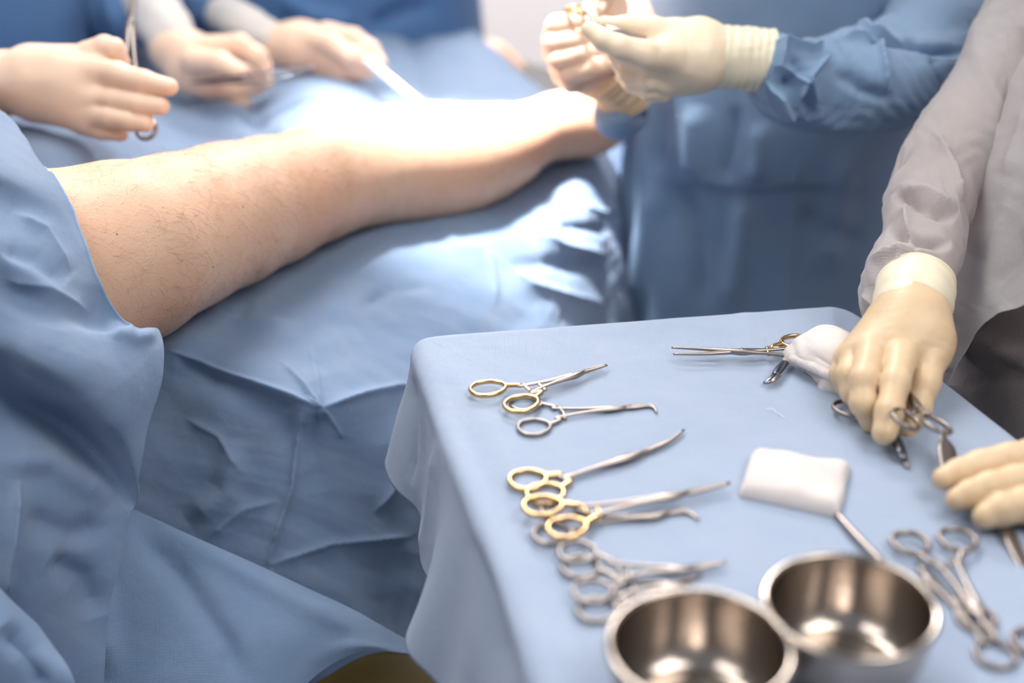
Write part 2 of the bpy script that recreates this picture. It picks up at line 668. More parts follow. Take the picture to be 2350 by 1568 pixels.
def forceps(label, ringA, ringB, joint, tips, ring_mat=None, mat=None, z=0.9055, ra=0.0135, rb=0.0112, r=0.0021, cat='forceps', name='forceps', group=None,
            up=(0, 0, 1), gold_len=0.0, gap=0.0016, spread=1.0, open_tips=None, ratchet=True):
    mat = mat or STEEL
    ring_mat = ring_mat or mat

    def q(c, zz=z):
        return on(c[0], c[1], zz) if len(c) == 2 else pt(c)
    up = np.array(up, float)
    up /= np.linalg.norm(up)
    A, B, J = q(ringA), q(ringB), q(joint)
    T = [q(t) for t in tips]
    mid = (A + B) / 2
    ax = J - mid
    L = np.linalg.norm(ax)
    ax /= L
    side = np.cross(up, ax)
    side /= np.linalg.norm(side)
    origin = J
    root = empty(name, label, cat, tuple(origin), group)
    sgnA = 1 if (A - mid) @ side > 0 else -1
    shanks = []
    for k_, (c, sg) in enumerate(((A, sgnA), (B, -sgnA))):
        w_ = abs((c - mid) @ side)
        along = (J - c)
        along /= np.linalg.norm(along)
        along = along * 0.6 + ax * 0.4
        along /= np.linalg.norm(along)
        sd = np.cross(up, along)
        st = c + along * ra * 0.98
        s1 = st + along * 0.010 - side * sg * w_ * 0.25
        # shank bends inwards, then runs straight to the joint and crosses to the other side of the jaws
        s2 = mid + ax * (L * 0.30) + side * sg * w_ * 0.42 * spread + up * (k_ * 0.0006)
        s3 = mid + ax * (L * 0.65) + side * sg * w_ * 0.2 * spread + up * (k_ * 0.0012)
        js = J + side * sg * 0.0016 + up * (k_ * 0.0010)
        off = -sg
        tp = []
        Tl = [t.copy() for t in T]
        if open_tips is not None:
            Tl = [q(t) for t in open_tips[k_]]
        prev = J
        for i_, t in enumerate(Tl):
            fr = 1 - (i_ + 1) / len(Tl) * 0.55
            tp.append(t + side * off * gap * fr * (0 if open_tips is not None else 1))
        pts = [st, s1, s2, s3, js] + tp
        rad = [r * 1.2, r * 1.0, r * 0.82, r * 0.95, r * 1.5] + [r * (1.35 - 0.85 * (i + 1) / len(tp)) for i in range(len(tp))]
        v, f = sweep(pts, rad, 10, flat=0.75, up=up, n=60)
        half = new_mesh('half', v - origin, f, mat, root)
        rv, rf = ring_sweep(c, along, sd, ra, rb, r * 0.85, up)
        if ring_mat is not mat:
            # the plating runs a little way up the shank
            v2, f2 = sweep([st - along * 0.001, s1, s1 + (s2 - s1) * 0.45], [r * 1.35, r * 1.15, r * 1.0], 10, flat=0.8, up=up)
            rv, rf = join([(rv, rf), (v2, f2)])
        g = new_mesh('finger_ring', rv - origin, rf, ring_mat, half)
        if ring_mat is not mat:
            g['label'] = 'gold plated finger ring'
        if ratchet:
            rr0 = s1 + along * 0.004
            tgt = s1 + along * 0.004 - side * sg * w_ * 0.62 + up * (0.001 if k_ else -0.0008)
            v, f = sweep([rr0, (rr0 + tgt) / 2, tgt], [r * 1.1, r * 0.9, r * 0.8], 8, flat=0.6, up=up, n=10)
            new_mesh('ratchet', v - origin, f, ring_mat, half)
    # box joint with a pin
    d1 = (T[0] - J) / np.linalg.norm(T[0] - J)
    v, f = sweep([J - ax * 0.008, J, J + d1 * 0.008], [r * 1.5, r * 1.9, r * 1.5], 12, flat=0.7, up=up, n=12)
    v2, f2 = sweep([J + up * r * 0.9, J + up * r * 1.55], [r * 0.8, r * 0.7], 12, up=side, n=4)
    v, f = join([(v, f), (v2, f2)])
    new_mesh('joint', v - origin, f, mat, root)
    return root


# ------------------------------------------------------------------ room
def plane_obj(name, pts, mat):
    o = new_mesh(name, pts, [tuple(range(len(pts)))], mat, smooth=False)
    o['kind'] = 'structure'
    return o


WALL = simple_mat('pale_grey_wall_paint', (0.66, 0.61, 0.60), 0.7, bump=0.05)
FLOORM = simple_mat('dark_vinyl_floor', (0.10, 0.12, 0.15), 0.35, mott=0.5, col2=(0.13, 0.15, 0.19), mscale=6)


def slab(name, lo, hi, mat, kind='structure', parent=None):
    bm = bmesh.new()
    bmesh.ops.create_cube(bm, size=1)
    for v in bm.verts:
        v.co = Vector([(lo[i] + hi[i]) / 2 + v.co[i] * (hi[i] - lo[i]) for i in range(3)])
    me = bpy.data.meshes.new(name)
    bm.to_mesh(me)
    bm.free()
    me.materials.append(mat)
    o = bpy.data.objects.new(name, me)
    COL.objects.link(o)
    if parent is not None:
        o.parent = parent
    if kind:
        o['kind'] = kind
    return o


slab('floor', (-3.2, -2.5, -0.1), (3.2, 4.6, 0), FLOORM)
slab('wall_back', (-3.2, 4.6, 0), (3.2, 4.75, 3.1), WALL)
slab('wall_left', (-3.35, -2.5, 0), (-3.2, 4.75, 3.1), WALL)
slab('wall_right', (3.2, -2.5, 0), (3.35, 4.75, 3.1), WALL)
slab('baseboard_back', (-3.2, 4.58, 0), (3.2, 4.6, 0.1), WALL)


def lathe(name, prof, mat, parent=None, seg=96, loc=(0, 0, 0)):
    th = np.linspace(0, 2 * np.pi, seg, endpoint=False)
    V = np.array([[r_ * math.cos(t) + loc[0], r_ * math.sin(t) + loc[1], z_ + loc[2]] for r_, z_ in prof for t in th])
    f = grid_faces(len(prof), seg, True)
    return new_mesh(name, V, f, mat, parent)


def rbox(name, lo, hi, mat, bev=0.01, parent=None, loc=None, rz=0):
    bm = bmesh.new()
    bmesh.ops.create_cube(bm, size=1)
    for v in bm.verts:
        v.co = Vector([(lo[i] + hi[i]) / 2 + v.co[i] * (hi[i] - lo[i]) for i in range(3)])
    bmesh.ops.bevel(bm, geom=bm.edges[:], offset=bev, segments=3, affect='EDGES', profile=0.5)
    me = bpy.data.meshes.new(name)
    bm.to_mesh(me)
    bm.free()
    me.polygons.foreach_set('use_smooth', [True] * len(me.polygons))
    me.materials.append(mat)
    o = bpy.data.objects.new(name, me)
    COL.objects.link(o)
    if parent is not None:
        o.parent = parent
    if loc is not None:
        o.location = loc
        o.rotation_euler = (0, 0, rz)
    return o


# operating table: a padded top on a column, all but its edge under the drapes
bed_dir = math.atan2(0.457, 0.393)
ot = empty('operating_table', 'padded operating table hidden beneath the blue surgical drapes', 'operating table', (-0.30, 1.72, 0))
ot.rotation_euler = (0, 0, bed_dir)
PADM = simple_mat('black_vinyl_pad', (0.02, 0.02, 0.025), 0.5)
rbox('mattress', (-0.9, -0.22, 0.70), (0.75, 0.26, 0.775), PADM, 0.02, ot)
rbox('table_frame', (-0.88, -0.2, 0.64), (0.73, 0.24, 0.70), STEEL, 0.01, ot)
rbox('column', (-0.12, -0.12, 0.08), (0.12, 0.12, 0.64), STEEL, 0.02, ot)
rbox('base', (-0.45, -0.22, 0.0), (0.4, 0.22, 0.08), PADM, 0.02, ot)

# yellow bin on the floor between the tables
wb = empty('waste_bin', 'rounded yellow waste bin on the dark floor below the hanging drape', 'bin')
BINY = simple_mat('yellow_plastic', (0.42, 0.30, 0.07), 0.6)
bc = at(880, 1790, 1.72)
wb.location = (bc[0], bc[1], 0)
prof = [(0.001, 0.0), (0.11, 0.0), (0.14, 0.02), (0.15, 0.24), (0.156, 0.25), (0.150, 0.26)]
lathe('bin_body', prof, BINY, wb)
lathe('lid', [(0.157, 0.252), (0.155, 0.268), (0.13, 0.296), (0.07, 0.315), (0.001, 0.322)], BINY, wb)
lathe('lid_rim', [(0.150, 0.243), (0.161, 0.246), (0.161, 0.256), (0.150, 0.259)], PADM, wb)

# ------------------------------------------------------------------ drapes
S_ = 0.882


def zz(px, py, d):
    return (px, py, d * S_)


# bed drape: from under the leg over the near edge, then hanging
bed_rows = [
    # each row: one column of cloth from the far side to the hem, left to right
    [(-120, 560, 1.42), (-120, 640, 1.35), (-120, 740, 1.33), (-120, 840, 1.31), (-120, 950, 1.31), (-120, 1100, 1.30), (-120, 1300, 1.29), (-120, 1500, 1.28), (-120, 1640, 1.27)],
    [(150, 560, 1.50), (150, 660, 1.40), (150, 760, 1.35), (150, 840, 1.335), (150, 950, 1.335), (150, 1100, 1.32), (150, 1300, 1.31), (150, 1500, 1.30), (150, 1640, 1.29)],
    [(380, 600, 1.50), (380, 690, 1.42), (380, 765, 1.34), (380, 812, 1.325), (380, 920, 1.34), (380, 1100, 1.335), (380, 1300, 1.33), (380, 1480, 1.31), (380, 1600, 1.30)],
    [(540, 540, 1.55), (540, 620, 1.46), (540, 690, 1.42), (540, 780, 1.365), (540, 872, 1.325), (540, 1060, 1.335), (540, 1280, 1.33), (540, 1480, 1.31), (540, 1680, 1.30)],
    [(740, 450, 1.66), (740, 540, 1.56), (740, 650, 1.46), (740, 790, 1.38), (740, 925, 1.325), (740, 1060, 1.345), (740, 1270, 1.335), (740, 1440, 1.32), (740, 1560, 1.31)],
    [(900, 430, 1.70), (900, 500, 1.60), (900, 600, 1.53), (900, 740, 1.46), (900, 888, 1.40), (900, 1020, 1.38), (900, 1220, 1.37), (900, 1400, 1.36), (900, 1495, 1.35)],
    [(1130, 400, 1.75), (1130, 455, 1.66), (1130, 540, 1.60), (1130, 620, 1.57), (1130, 740, 1.53), (1130, 900, 1.49), (1130, 1150, 1.47), (1130, 1380, 1.46), (1130, 1540, 1.45)],
    [(1300, 320, 1.84), (1300, 385, 1.76), (1300, 470, 1.69), (1300, 570, 1.65), (1300, 690, 1.63), (1300, 860, 1.61), (1300, 1120, 1.60), (1300, 1360, 1.59), (1300, 1560, 1.58)],
    [(1400, 280, 1.90), (1400, 330, 1.86), (1400, 430, 1.80), (1400, 560, 1.76), (1400, 700, 1.74), (1400, 860, 1.73), (1400, 1120, 1.72), (1400, 1360, 1.71), (1400, 1560, 1.70)],
    [(1480, 270, 2.02), (1480, 320, 1.99), (1480, 400, 1.96), (1480, 540, 1.93), (1480, 690, 1.91), (1480, 860, 1.90), (1480, 1120, 1.89), (1480, 1360, 1.88), (1480, 1560, 1.87)],
]
bed_creases = [
    ([(380, 800), (480, 838), (600, 882), (740, 935)], 9, 0.012, 'ridge'),
    ([(740, 935), (830, 905), (960, 880)], 8, 0.014, 'ridge'),
    ([(740, 935), (725, 1040), (735, 1130)], 26, -0.008, 'soft'),
    ([(712, 780), (728, 850), (740, 935)], 6, 0.004, 'ridge'),
    ([(560, 700), (640, 745), (690, 770)], 30, 0.006, 'soft'),
    ([(640, 820), (700, 880), (740, 935)], 5, 0.004, 'ridge'),
    ([(400, 850), (520, 880), (640, 960), (700, 1080)], 40, -0.012, 'soft'),
    ([(690, 950), (670, 1120), (610, 1300)], 8, 0.010, 'ridge'),
    ([(610, 1300), (760, 1250), (960, 1230)], 8, 0.007, 'ridge'),
    ([(540, 1010), (520, 1130), (430, 1200)], 30, 0.010, 'soft'),
    ([(1125, 560), (1135, 620), (1140, 700)], 7, 0.005, 'ridge'),
    ([(1125, 570), (1220, 650), (1400, 700)], 14, 0.007, 'ridge'),
    ([(1140, 610), (1260, 600), (1400, 620)], 20, -0.007, 'soft'),
    ([(1230, 535), (1300, 560), (1400, 585)], 12, 0.006, 'ridge'),
    ([(1290, 510), (1340, 520), (1400, 530)], 12, -0.005, 'soft'),
    ([(1340, 470), (1370, 480), (1420, 490)], 9, 0.004, 'ridge'),
    ([(880, 430), (980, 470), (1060, 560), (1125, 570)], 16, 0.004, 'ridge'),
    ([(740, 935), (757, 955), (790, 1010)], 5, 0.004, 'ridge'),
    ([(700, 905), (740, 935), (745, 990)], 5, 0.003, 'ridge'),
    ([(640, 1150), (560, 1170), (470, 1240)], 9, 0.006, 'ridge'),
    ([(860, 1180), (900, 1130), (930, 1050)], 10, 0.006, 'ridge'),
    ([(420, 960), (500, 1000), (560, 1090)], 10, 0.005, 'ridge'),
    ([(620, 1300), (625, 1380), (640, 1460)], 7, 0.006, 'ridge'),
    ([(450, 700), (560, 735), (700, 745)], 9, 0.004, 'ridge'),
    ([(830, 700), (900, 660), (1000, 650)], 14, -0.004, 'soft'),
]
bd = sheet('surgical_drape', bed_rows, 560, 420, BLUE, creases=bed_creases, crum=((0.17, 0.012, 5, 1.0), (0.07, 0.0045, 9, 1.0)))
tag(bd, 'blue surgical drape beneath the bare leg, hanging in creases over the near table side', 'surgical drape')

# the twisted hem flap crossing the lower left
flap_rows = [
    [(-60, 1090, 1.27), (-60, 1180, 1.25), (-60, 1300, 1.24), (-60, 1440, 1.23), (-60, 1600, 1.22), (-60, 1720, 1.22)],
    [(160, 1120, 1.275), (160, 1200, 1.255), (160, 1310, 1.245), (160, 1440, 1.235), (160, 1600, 1.225), (160, 1700, 1.22)],
    [(305, 1168, 1.28), (305, 1240, 1.262), (305, 1340, 1.25), (305, 1450, 1.24), (305, 1570, 1.23), (305, 1680, 1.23)],
    [(450, 1240, 1.28), (450, 1290, 1.27), (450, 1370, 1.26), (450, 1460, 1.25), (450, 1580, 1.24), (450, 1700, 1.24)],
    [(620, 1310, 1.29), (620, 1345, 1.28), (620, 1400, 1.27), (620, 1470, 1.26), (620, 1560, 1.255), (620, 1640, 1.25)],
    [(740, 1368, 1.295), (740, 1395, 1.288), (740, 1425, 1.28), (740, 1462, 1.275), (740, 1500, 1.27), (740, 1540, 1.27)],
    [(830, 1412, 1.30), (830, 1430, 1.295), (830, 1448, 1.29), (830, 1466, 1.285), (830, 1482, 1.28), (830, 1496, 1.28)],
    [(930, 1465, 1.31), (930, 1474, 1.308), (930, 1482, 1.306), (930, 1488, 1.304), (930, 1494, 1.302), (930, 1499, 1.30)],
    [(1008, 1503, 1.32), (1008, 1504, 1.32), (1008, 1505, 1.319), (1008, 1506, 1.318), (1008, 1507, 1.317), (1008, 1508, 1.316)],
]
FLAP = cloth_mat('thin_blue_drape_fabric', (0.24, 0.38, 0.61), (0.34, 0.47, 0.68), transl=0.12, transl_col=(0.15, 0.36, 0.75), alpha=0.12)
fl = sheet('drape_hem_flap', flap_rows, 200, 70, FLAP, creases=[
    ([(300, 1200), (420, 1330), (520, 1480), (560, 1600)], 30, -0.010, 'soft'),
    ([(330, 1190), (520, 1290), (700, 1390), (850, 1450)], 24, 0.005, 'soft'),
    ([(100, 1250), (230, 1370), (260, 1560)], 26, 0.014, 'soft'),
    ([(0, 1200), (120, 1330), (180, 1560)], 30, -0.014, 'soft'),
], crum=((0.14, 0.005, 21, 0.6),))
tag(fl, 'thin blue drape hem folded diagonally across the lower left, ending in a point', 'surgical drape')

# sheet over the far half of the table and the other leg
far_rows = [
    [(-120, 460, 1.42), (-120, 340, 1.48), (-120, 250, 1.58), (-120, 120, 1.9), (-120, 0, 2.2), (-120, 0, 2.4)],
    [(60, 450, 1.42), (60, 320, 1.49), (60, 255, 1.60), (60, 120, 1.92), (60, 0, 2.25), (60, 0, 2.45)],
    [(200, 430, 1.47), (200, 330, 1.53), (200, 275, 1.64), (200, 150, 1.95), (200, 0, 2.3), (200, 0, 2.5)],
    [(400, 420, 1.64), (400, 300, 1.76), (400, 220, 1.9), (400, 110, 2.18), (400, -20, 2.45), (400, 0, 2.6)],
    [(560, 400, 1.66), (560, 290, 1.78), (560, 215, 1.92), (560, 110, 2.2), (560, -20, 2.45), (560, 0, 2.6)],
    [(730, 380, 1.70), (730, 265, 1.76), (730, 186, 1.87), (730, 120, 2.14), (730, 0, 2.45), (730, 10, 2.6)],
    [(900, 360, 1.76), (900, 262, 1.84), (900, 200, 1.96), (900, 110, 2.2), (900, 10, 2.5), (900, 30, 2.65)],
    [(1050, 350, 1.80), (1050, 250, 1.93), (1050, 170, 2.1), (1050, 90, 2.3), (1055, 50, 2.4), (1052, 80, 2.46)],
    [(1190, 350, 1.83), (1190, 265, 1.93), (1195, 215, 2.04), (1198, 180, 2.12), (1200, 165, 2.16), (1192, 200, 2.2)],
    [(1300, 340, 1.88), (1300, 280, 1.95), (1300, 250, 2.0), (1300, 232, 2.04), (1300, 222, 2.07), (1290, 250, 2.12)],
    [(1480, 330, 1.95), (1480, 290, 1.98), (1480, 270, 2.0), (1480, 256, 2.02), (1480, 250, 2.04), (1480, 280, 2.1)],
]
fd = sheet('surgical_drape', far_rows, 320, 200, BLUE, creases=[
    ([(930, 40), (985, 150), (1010, 240)], 26, -0.012, 'soft'),
    ([(560, 240), (600, 300), (640, 330)], 30, -0.012, 'soft'),
    ([(440, 200), (520, 255), (580, 270)], 22, 0.012, 'soft'),
], crum=((0.2, 0.010, 31, 1.0), (0.08, 0.003, 32, 1.0)))
tag(fd, 'blue drape behind the bare leg, rising in a brightly lit mound beside the gloved hands', 'surgical drape')

# sheet over the thigh: hem crosses the thigh, cloth falls towards the lower left
thigh_rows = [
    [(-360, 150, 1.55), (-60, 190, 1.50), (0, 240, 1.38), (60, 300, 1.32), (95, 352, 1.27), (112, 378, 1.25)],
    [(-360, 260, 1.24), (-60, 300, 1.17), (10, 350, 1.16), (70, 385, 1.168), (115, 410, 1.178), (146, 436, 1.190)],
    [(-360, 400, 1.08), (-60, 430, 1.12), (20, 470, 1.13), (100, 500, 1.145), (160, 520, 1.158), (188, 538, 1.168)],
    [(-360, 530, 1.05), (-60, 550, 1.09), (30, 590, 1.10), (120, 620, 1.12), (195, 642, 1.145), (236, 650, 1.162)],
    [(-360, 640, 1.05), (-60, 650, 1.09), (40, 680, 1.11), (140, 715, 1.12), (230, 744, 1.155), (300, 750, 1.19)],
    [(-360, 700, 1.06), (-60, 710, 1.09), (60, 740, 1.095), (180, 765, 1.115), (290, 762, 1.15), (368, 748, 1.19)],
    [(-360, 750, 1.05), (-60, 765, 1.085), (60, 805, 1.085), (190, 850, 1.105), (305, 880, 1.14), (380, 850, 1.182)],
    [(-360, 785, 1.05), (-60, 805, 1.09), (65, 850, 1.09), (190, 910, 1.11), (295, 985, 1.14), (350, 990, 1.17)],
    [(-360, 805, 1.06), (-60, 830, 1.11), (65, 885, 1.115), (182, 950, 1.13), (280, 1050, 1.155), (320, 1110, 1.172)],
    [(-360, 830, 1.08), (-60, 860, 1.12), (55, 925, 1.16), (170, 995, 1.185), (262, 1090, 1.19), (306, 1160, 1.185)],
    [(-360, 900, 1.08), (-60, 935, 1.135), (45, 985, 1.135), (150, 1045, 1.15), (240, 1135, 1.17), (303, 1185, 1.18)],
    [(-360, 1000, 1.115), (-60, 1035, 1.11), (40, 1070, 1.115), (135, 1120, 1.135), (222, 1200, 1.16), (290, 1250, 1.175)],
    [(-360, 1130, 1.11), (-60, 1150, 1.105), (35, 1180, 1.11), (120, 1230, 1.13), (200, 1290, 1.155), (268, 1345, 1.172)],
    [(-360, 1270, 1.11), (-60, 1290, 1.11), (30, 1315, 1.115), (110, 1355, 1.13), (185, 1405, 1.155), (250, 1450, 1.17)],
    [(-360, 1430, 1.11), (-60, 1450, 1.11), (20, 1470, 1.12), (100, 1505, 1.135), (172, 1545, 1.155), (238, 1580, 1.165)],
    [(-360, 1600, 1.11), (-60, 1620, 1.11), (20, 1640, 1.12), (95, 1670, 1.13), (165, 1700, 1.15), (230, 1720, 1.16)],
]
td = sheet('surgical_drape', thigh_rows, 480, 260, BLUE, creases=[
    ([(120, 395), (175, 500), (240, 640), (300, 748)], 9, 0.004, 'full'),
    ([(0, 640), (120, 660), (220, 720)], 22, 0.006, 'ridge'),
    ([(0, 560), (90, 590), (160, 650)], 26, -0.006, 'soft'),
    ([(30, 480), (110, 520), (170, 620)], 14, 0.005, 'ridge'),
    ([(250, 745), (320, 770), (368, 760)], 18, 0.005, 'soft'),
    ([(0, 1050), (120, 1060), (260, 1150)], 26, 0.008, 'soft'),
    ([(50, 1100), (35, 1250), (10, 1400)], 12, 0.010, 'ridge'),
    ([(60, 1180), (170, 1230), (260, 1200)], 30, -0.008, 'soft'),
    ([(120, 1280), (200, 1330), (230, 1420)], 30, -0.012, 'soft'),
], crum=((0.22, 0.009, 51, 1.0), (0.09, 0.0035, 52, 1.0)))
tag(td, 'blue drape laid over the thigh, its bound hem crossing the bare skin', 'surgical drape')

# the bound hem of the thigh drape, following its edge
hem_pts = np.array([td.data.vertices[i * 260 + 259].co for i in range(0, 132, 3)])
v, f = sweep(hem_pts, [0.0015] * len(hem_pts), 8, flat=0.7, up=-FWD, n=150)
new_mesh('hem', v, f, BLUE_G, td)

low_rows = [
    [(-320, 1260, 1.07), (-80, 1290, 1.075), (-20, 1330, 1.08), (30, 1390, 1.085), (80, 1440, 1.09)],
    [(-320, 1330, 1.06), (-80, 1360, 1.06), (-10, 1400, 1.065), (50, 1450, 1.075), (120, 1500, 1.085)],
    [(-320, 1400, 1.06), (-80, 1430, 1.055), (0, 1470, 1.06), (75, 1520, 1.07), (165, 1560, 1.08)],
    [(-320, 1480, 1.065), (-80, 1510, 1.06), (10, 1550, 1.065), (95, 1590, 1.075), (200, 1620, 1.085)],
    [(-320, 1600, 1.08), (-80, 1630, 1.08), (20, 1680, 1.08), (110, 1700, 1.085), (230, 1720, 1.09)],
]
ld = sheet('surgical_drape', low_rows, 100, 100, FLAP, creases=[
    ([(0, 1440), (60, 1500), (110, 1600)], 24, -0.012, 'soft'),
], crum=((0.13, 0.012, 61, 0.5),))
tag(ld, 'loose blue drape fold at the very lower left corner, out of focus', 'surgical drape')

# ------------------------------------------------------------------ instrument stand and its drape
Z0 = 0.900
TA, TB, TC, TD = [np.array(p) for p in ((-0.094, 1.115), (0.31, 1.182), (0.557, 0.45), (0.06, 0.45))]
ctr = (TA + TB + TC + TD) / 4
st_ = empty('instrument_stand', 'steel instrument stand hidden beneath the pale blue table drape', 'instrument stand', (ctr[0], ctr[1], 0))
rz_t = math.atan2(0.067, 0.404)
c2 = np.array([math.cos(rz_t), math.sin(rz_t)])


def inset(p, q=0.05):
    v = ctr - p
    return p + v / np.linalg.norm(v) * q


tray = [inset(p) for p in (TD, TC, TB, TA)]
V = [(*(p - ctr), zt) for zt in (Z0 - 0.022, Z0 - 0.006) for p in tray]
new_mesh('tray', V, [(3, 2, 1, 0), (4, 5, 6, 7), (0, 1, 5, 4), (1, 2, 6, 5), (2, 3, 7, 6), (3, 0, 4, 7)], STEEL, st_, smooth=False)
v, f = sweep([(0.25, 0, 0.06), (0.25, 0, 0.5), (0.25, 0, Z0 - 0.022)], [0.016] * 3, 16, up=(0, 1, 0))
new_mesh('post', v, f, STEEL, st_)
v, f = join([sweep([(0.25, -0.25, 0.035), (0.25, 0.25, 0.035)], [0.018] * 2, 12), sweep([(0.25, 0.25, 0.035), (-0.2, 0.25, 0.035)], [0.018] * 2, 12),
             sweep([(0.25, -0.25, 0.035), (-0.2, -0.25, 0.035)], [0.018] * 2, 12), sweep([(0.25, 0, 0.035), (0.25, 0, 0.08)], [0.03] * 2, 16, up=(0, 1, 0))])
new_mesh('base', v, f, STEEL, st_)


def table_drape():
    NT = 900
    # rounded perimeter, starting at A and running A->D (left), D->C (front), C->B (right), B->A (back)
    corners = [TA, TD, TC, TB]
    per = []
    info = []
    for i in range(4):
        p, q = corners[i], corners[(i + 1) % 4]
        n = [300, 110, 330, 160][i]
        for k_ in range(n):
            t = k_ / n
            per.append(p * (1 - t) + q * t)
            info.append((i, t))
    per = np.array(per)
    n = len(per)
    # smooth corners
    K = 9
    sm = per.copy()
    for _ in range(2):
        sm = sum(np.roll(sm, s, 0) for s in range(-K, K + 1)) / (2 * K + 1)
    per = sm
    T = np.roll(per, -1, 0) - np.roll(per, 1, 0)
    T /= np.linalg.norm(T, axis=1, keepdims=True)
    N = np.stack([-T[:, 1], T[:, 0]], 1)
    if ((per - ctr) * N).sum() < 0:
        N = -N
    # hem offsets along the edge: (side, t, outward, drop)
    keys = [(0, 0.00, 0.030, 0.125), (0, 0.04, 0.012, 0.132), (0, 0.10, 0.010, 0.135), (0, 0.13, 0.004, 0.150), (0, 0.22, 0.012, 0.150), (0, 0.30, 0.022, 0.140), (0, 0.36, 0.036, 0.150), (0, 0.42, 0.030, 0.158),
            (0, 0.52, 0.022, 0.155), (0, 0.70, 0.030, 0.155), (0, 1.0, 0.02, 0.16), (1, 0.5, 0.02, 0.16), (2, 0.0, 0.02, 0.16), (2, 0.5, 0.012, 0.15), (2, 0.98, 0.02, 0.15), (3, 0.1, 0.02, 0.15), (3, 0.9, 0.012, 0.14), (3, 0.985, 0.026, 0.13)]
    pos = [k_[0] + k_[1] for k_ in keys]
    pos_all = np.array([i + t for i, t in info])
    out = np.interp(pos_all, pos + [4.0], [k_[2] for k_ in keys] + [keys[0][2]])
    drop = np.interp(pos_all, pos + [4.0], [k_[3] for k_ in keys] + [keys[0][3]])
    for _ in range(3):
        out = sum(np.roll(out, s) for s in range(-3, 4)) / 7
    s = np.concatenate([[0], np.cumsum(np.linalg.norm(np.diff(per, axis=0), axis=1))])
    G = []
    NR = 110
    for r in np.linspace(0.0, 1, NR):
        c = ctr * (1 - r) + per * r
        G.append(np.concatenate([c - N * 0.016 * r, np.full((n, 1), Z0)], 1))
    RR = 0.016
    for a in np.linspace(0, math.pi / 2, 10)[1:]:
        G.append(np.concatenate([per + N * RR * (math.sin(a) - 1), np.full((n, 1), Z0 - RR * (1 - math.cos(a)))], 1))
    wav = 0.006 * np.sin(s * 62) + 0.004 * np.sin(s * 31 + 1)
    for q in np.linspace(0, 1, 46)[1:]:
        o_ = out * q ** 1.2 + wav * q ** 1.5
        G.append(np.concatenate([per + N * o_[:, None], (Z0 - RR - (drop - RR) * q)[:, None]], 1))
    G = np.array(G)
    px, py, dd = proj(G)
    top = np.clip((G[..., 2] - (Z0 - 0.02)) / 0.015, 0, 1)
    h = 0.0009 * crumple(G, 0.12, 71, sharp=0.9) * 2 + 0.0004 * vnoise(G, 14, 3)
    cs = [([(960, 800), (1030, 930), (1120, 1100), (1260, 1330), (1360, 1568)], 34, -0.0035, 'soft'),
          ([(1000, 800), (1130, 980), (1250, 1200)], 30, 0.0010, 'soft'),
          ([(1480, 760), (1500, 900), (1700, 1000), (1960, 1060)], 30, 0.0010, 'soft'),
          ([(1700, 700), (1720, 790), (1790, 880)], 20, 0.0014, 'soft'),
          ([(1900, 700), (1915, 760), (1940, 800)], 16, 0.0016, 'soft'),
          ([(1935, 690), (1990, 840), (2120, 1100), (2250, 1250)], 20, -0.0012, 'soft'),
          ([(1830, 940), (1960, 1080), (2060, 1180)], 14, 0.0010, 'ridge'),
          ([(1250, 765), (1400, 830), (1600, 850)], 30, 0.0012, 'soft')]
    h = h + crease_field(G, cs)
    G[..., 2] += h * top
    side = 1 - top
    hs = 0.003 * crumple(G, 0.09, 77, sharp=0.6) * 2 + crease_field(G, [([(1005, 1010), (985, 1180), (960, 1300)], 9, 0.004, 'ridge'), ([(948, 860), (950, 1000), (950, 1115)], 8, -0.006, 'ridge'), ([(1100, 1180), (1140, 1400), (1180, 1568)], 30, -0.005, 'soft')])
    G[..., :2] += N[None] * (hs * side)[..., None]
    uv = np.stack([G[..., 0] + 0.0, G[..., 1] - 1.0 * (Z0 - G[..., 2])], -1)
    side_uv = np.stack([np.broadcast_to(s, G.shape[:2]), Z0 - G[..., 2]], -1)
    uv = np.where((G[..., 2] > Z0 - 0.012)[..., None], uv, side_uv)
    f = grid_faces(G.shape[0], n, True)
    o = new_mesh('table_drape', G.reshape(-1, 3), f, BLUE_T, uv=uv.reshape(-1, 2))
    m = o.modifiers.new('thickness', 'SOLIDIFY')
    m.thickness = 0.0012
    m.offset = -1
    return tag(o, 'pale blue drape covering the instrument table, its left edge hanging down', 'table drape')


table_drape()

# ------------------------------------------------------------------ the patient: both legs and hips, one body
leg = [(-420, 772, 1.18, 96), (-150, 712, 1.20, 92), (100, 640, 1.255, 91), (280, 579, 1.30, 81), (400, 536, 1.36, 72), (520, 495, 1.42, 67.5), (620, 461, 1.475, 63), (720, 424, 1.53, 59),
       (800, 398, 1.573, 57.5), (880, 385, 1.60, 59), (935, 378, 1.618, 60.5)]
calf = [(935, 376, 1.618, 59), (1000, 374, 1.63, 59.5), (1060, 364, 1.645, 57), (1110, 350, 1.67, 52), (1160, 334, 1.695, 45), (1215, 311, 1.735, 36.5), (1260, 292, 1.76, 33), (1310, 280, 1.775, 34)]
foot = [(1290, 287, 1.77, 36), (1360, 275, 1.785, 35), (1440, 268, 1.80, 30)]
heel = [(1300, 300, 1.77, 28), (1360, 300, 1.78, 27)]
kneecap = [(905, 330, 1.62, 40), (960, 322, 1.64, 38), (1010, 312, 1.66, 36)]
quad = [(440, 440, 1.42, 60), (640, 400, 1.50, 52), (800, 350, 1.59, 46)]
hip = [(-420, 760, 1.18, 100), (-420, 560, 1.45, 105), (-420, 470, 1.62, 95)]
leg2 = [(-420, 470, 1.62, 90), (0, 380, 1.78, 60), (400, 330, 1.92, 40), (730, 285, 2.03, 30), (950, 245, 2.16, 24), (1085, 178, 2.36, 22)]
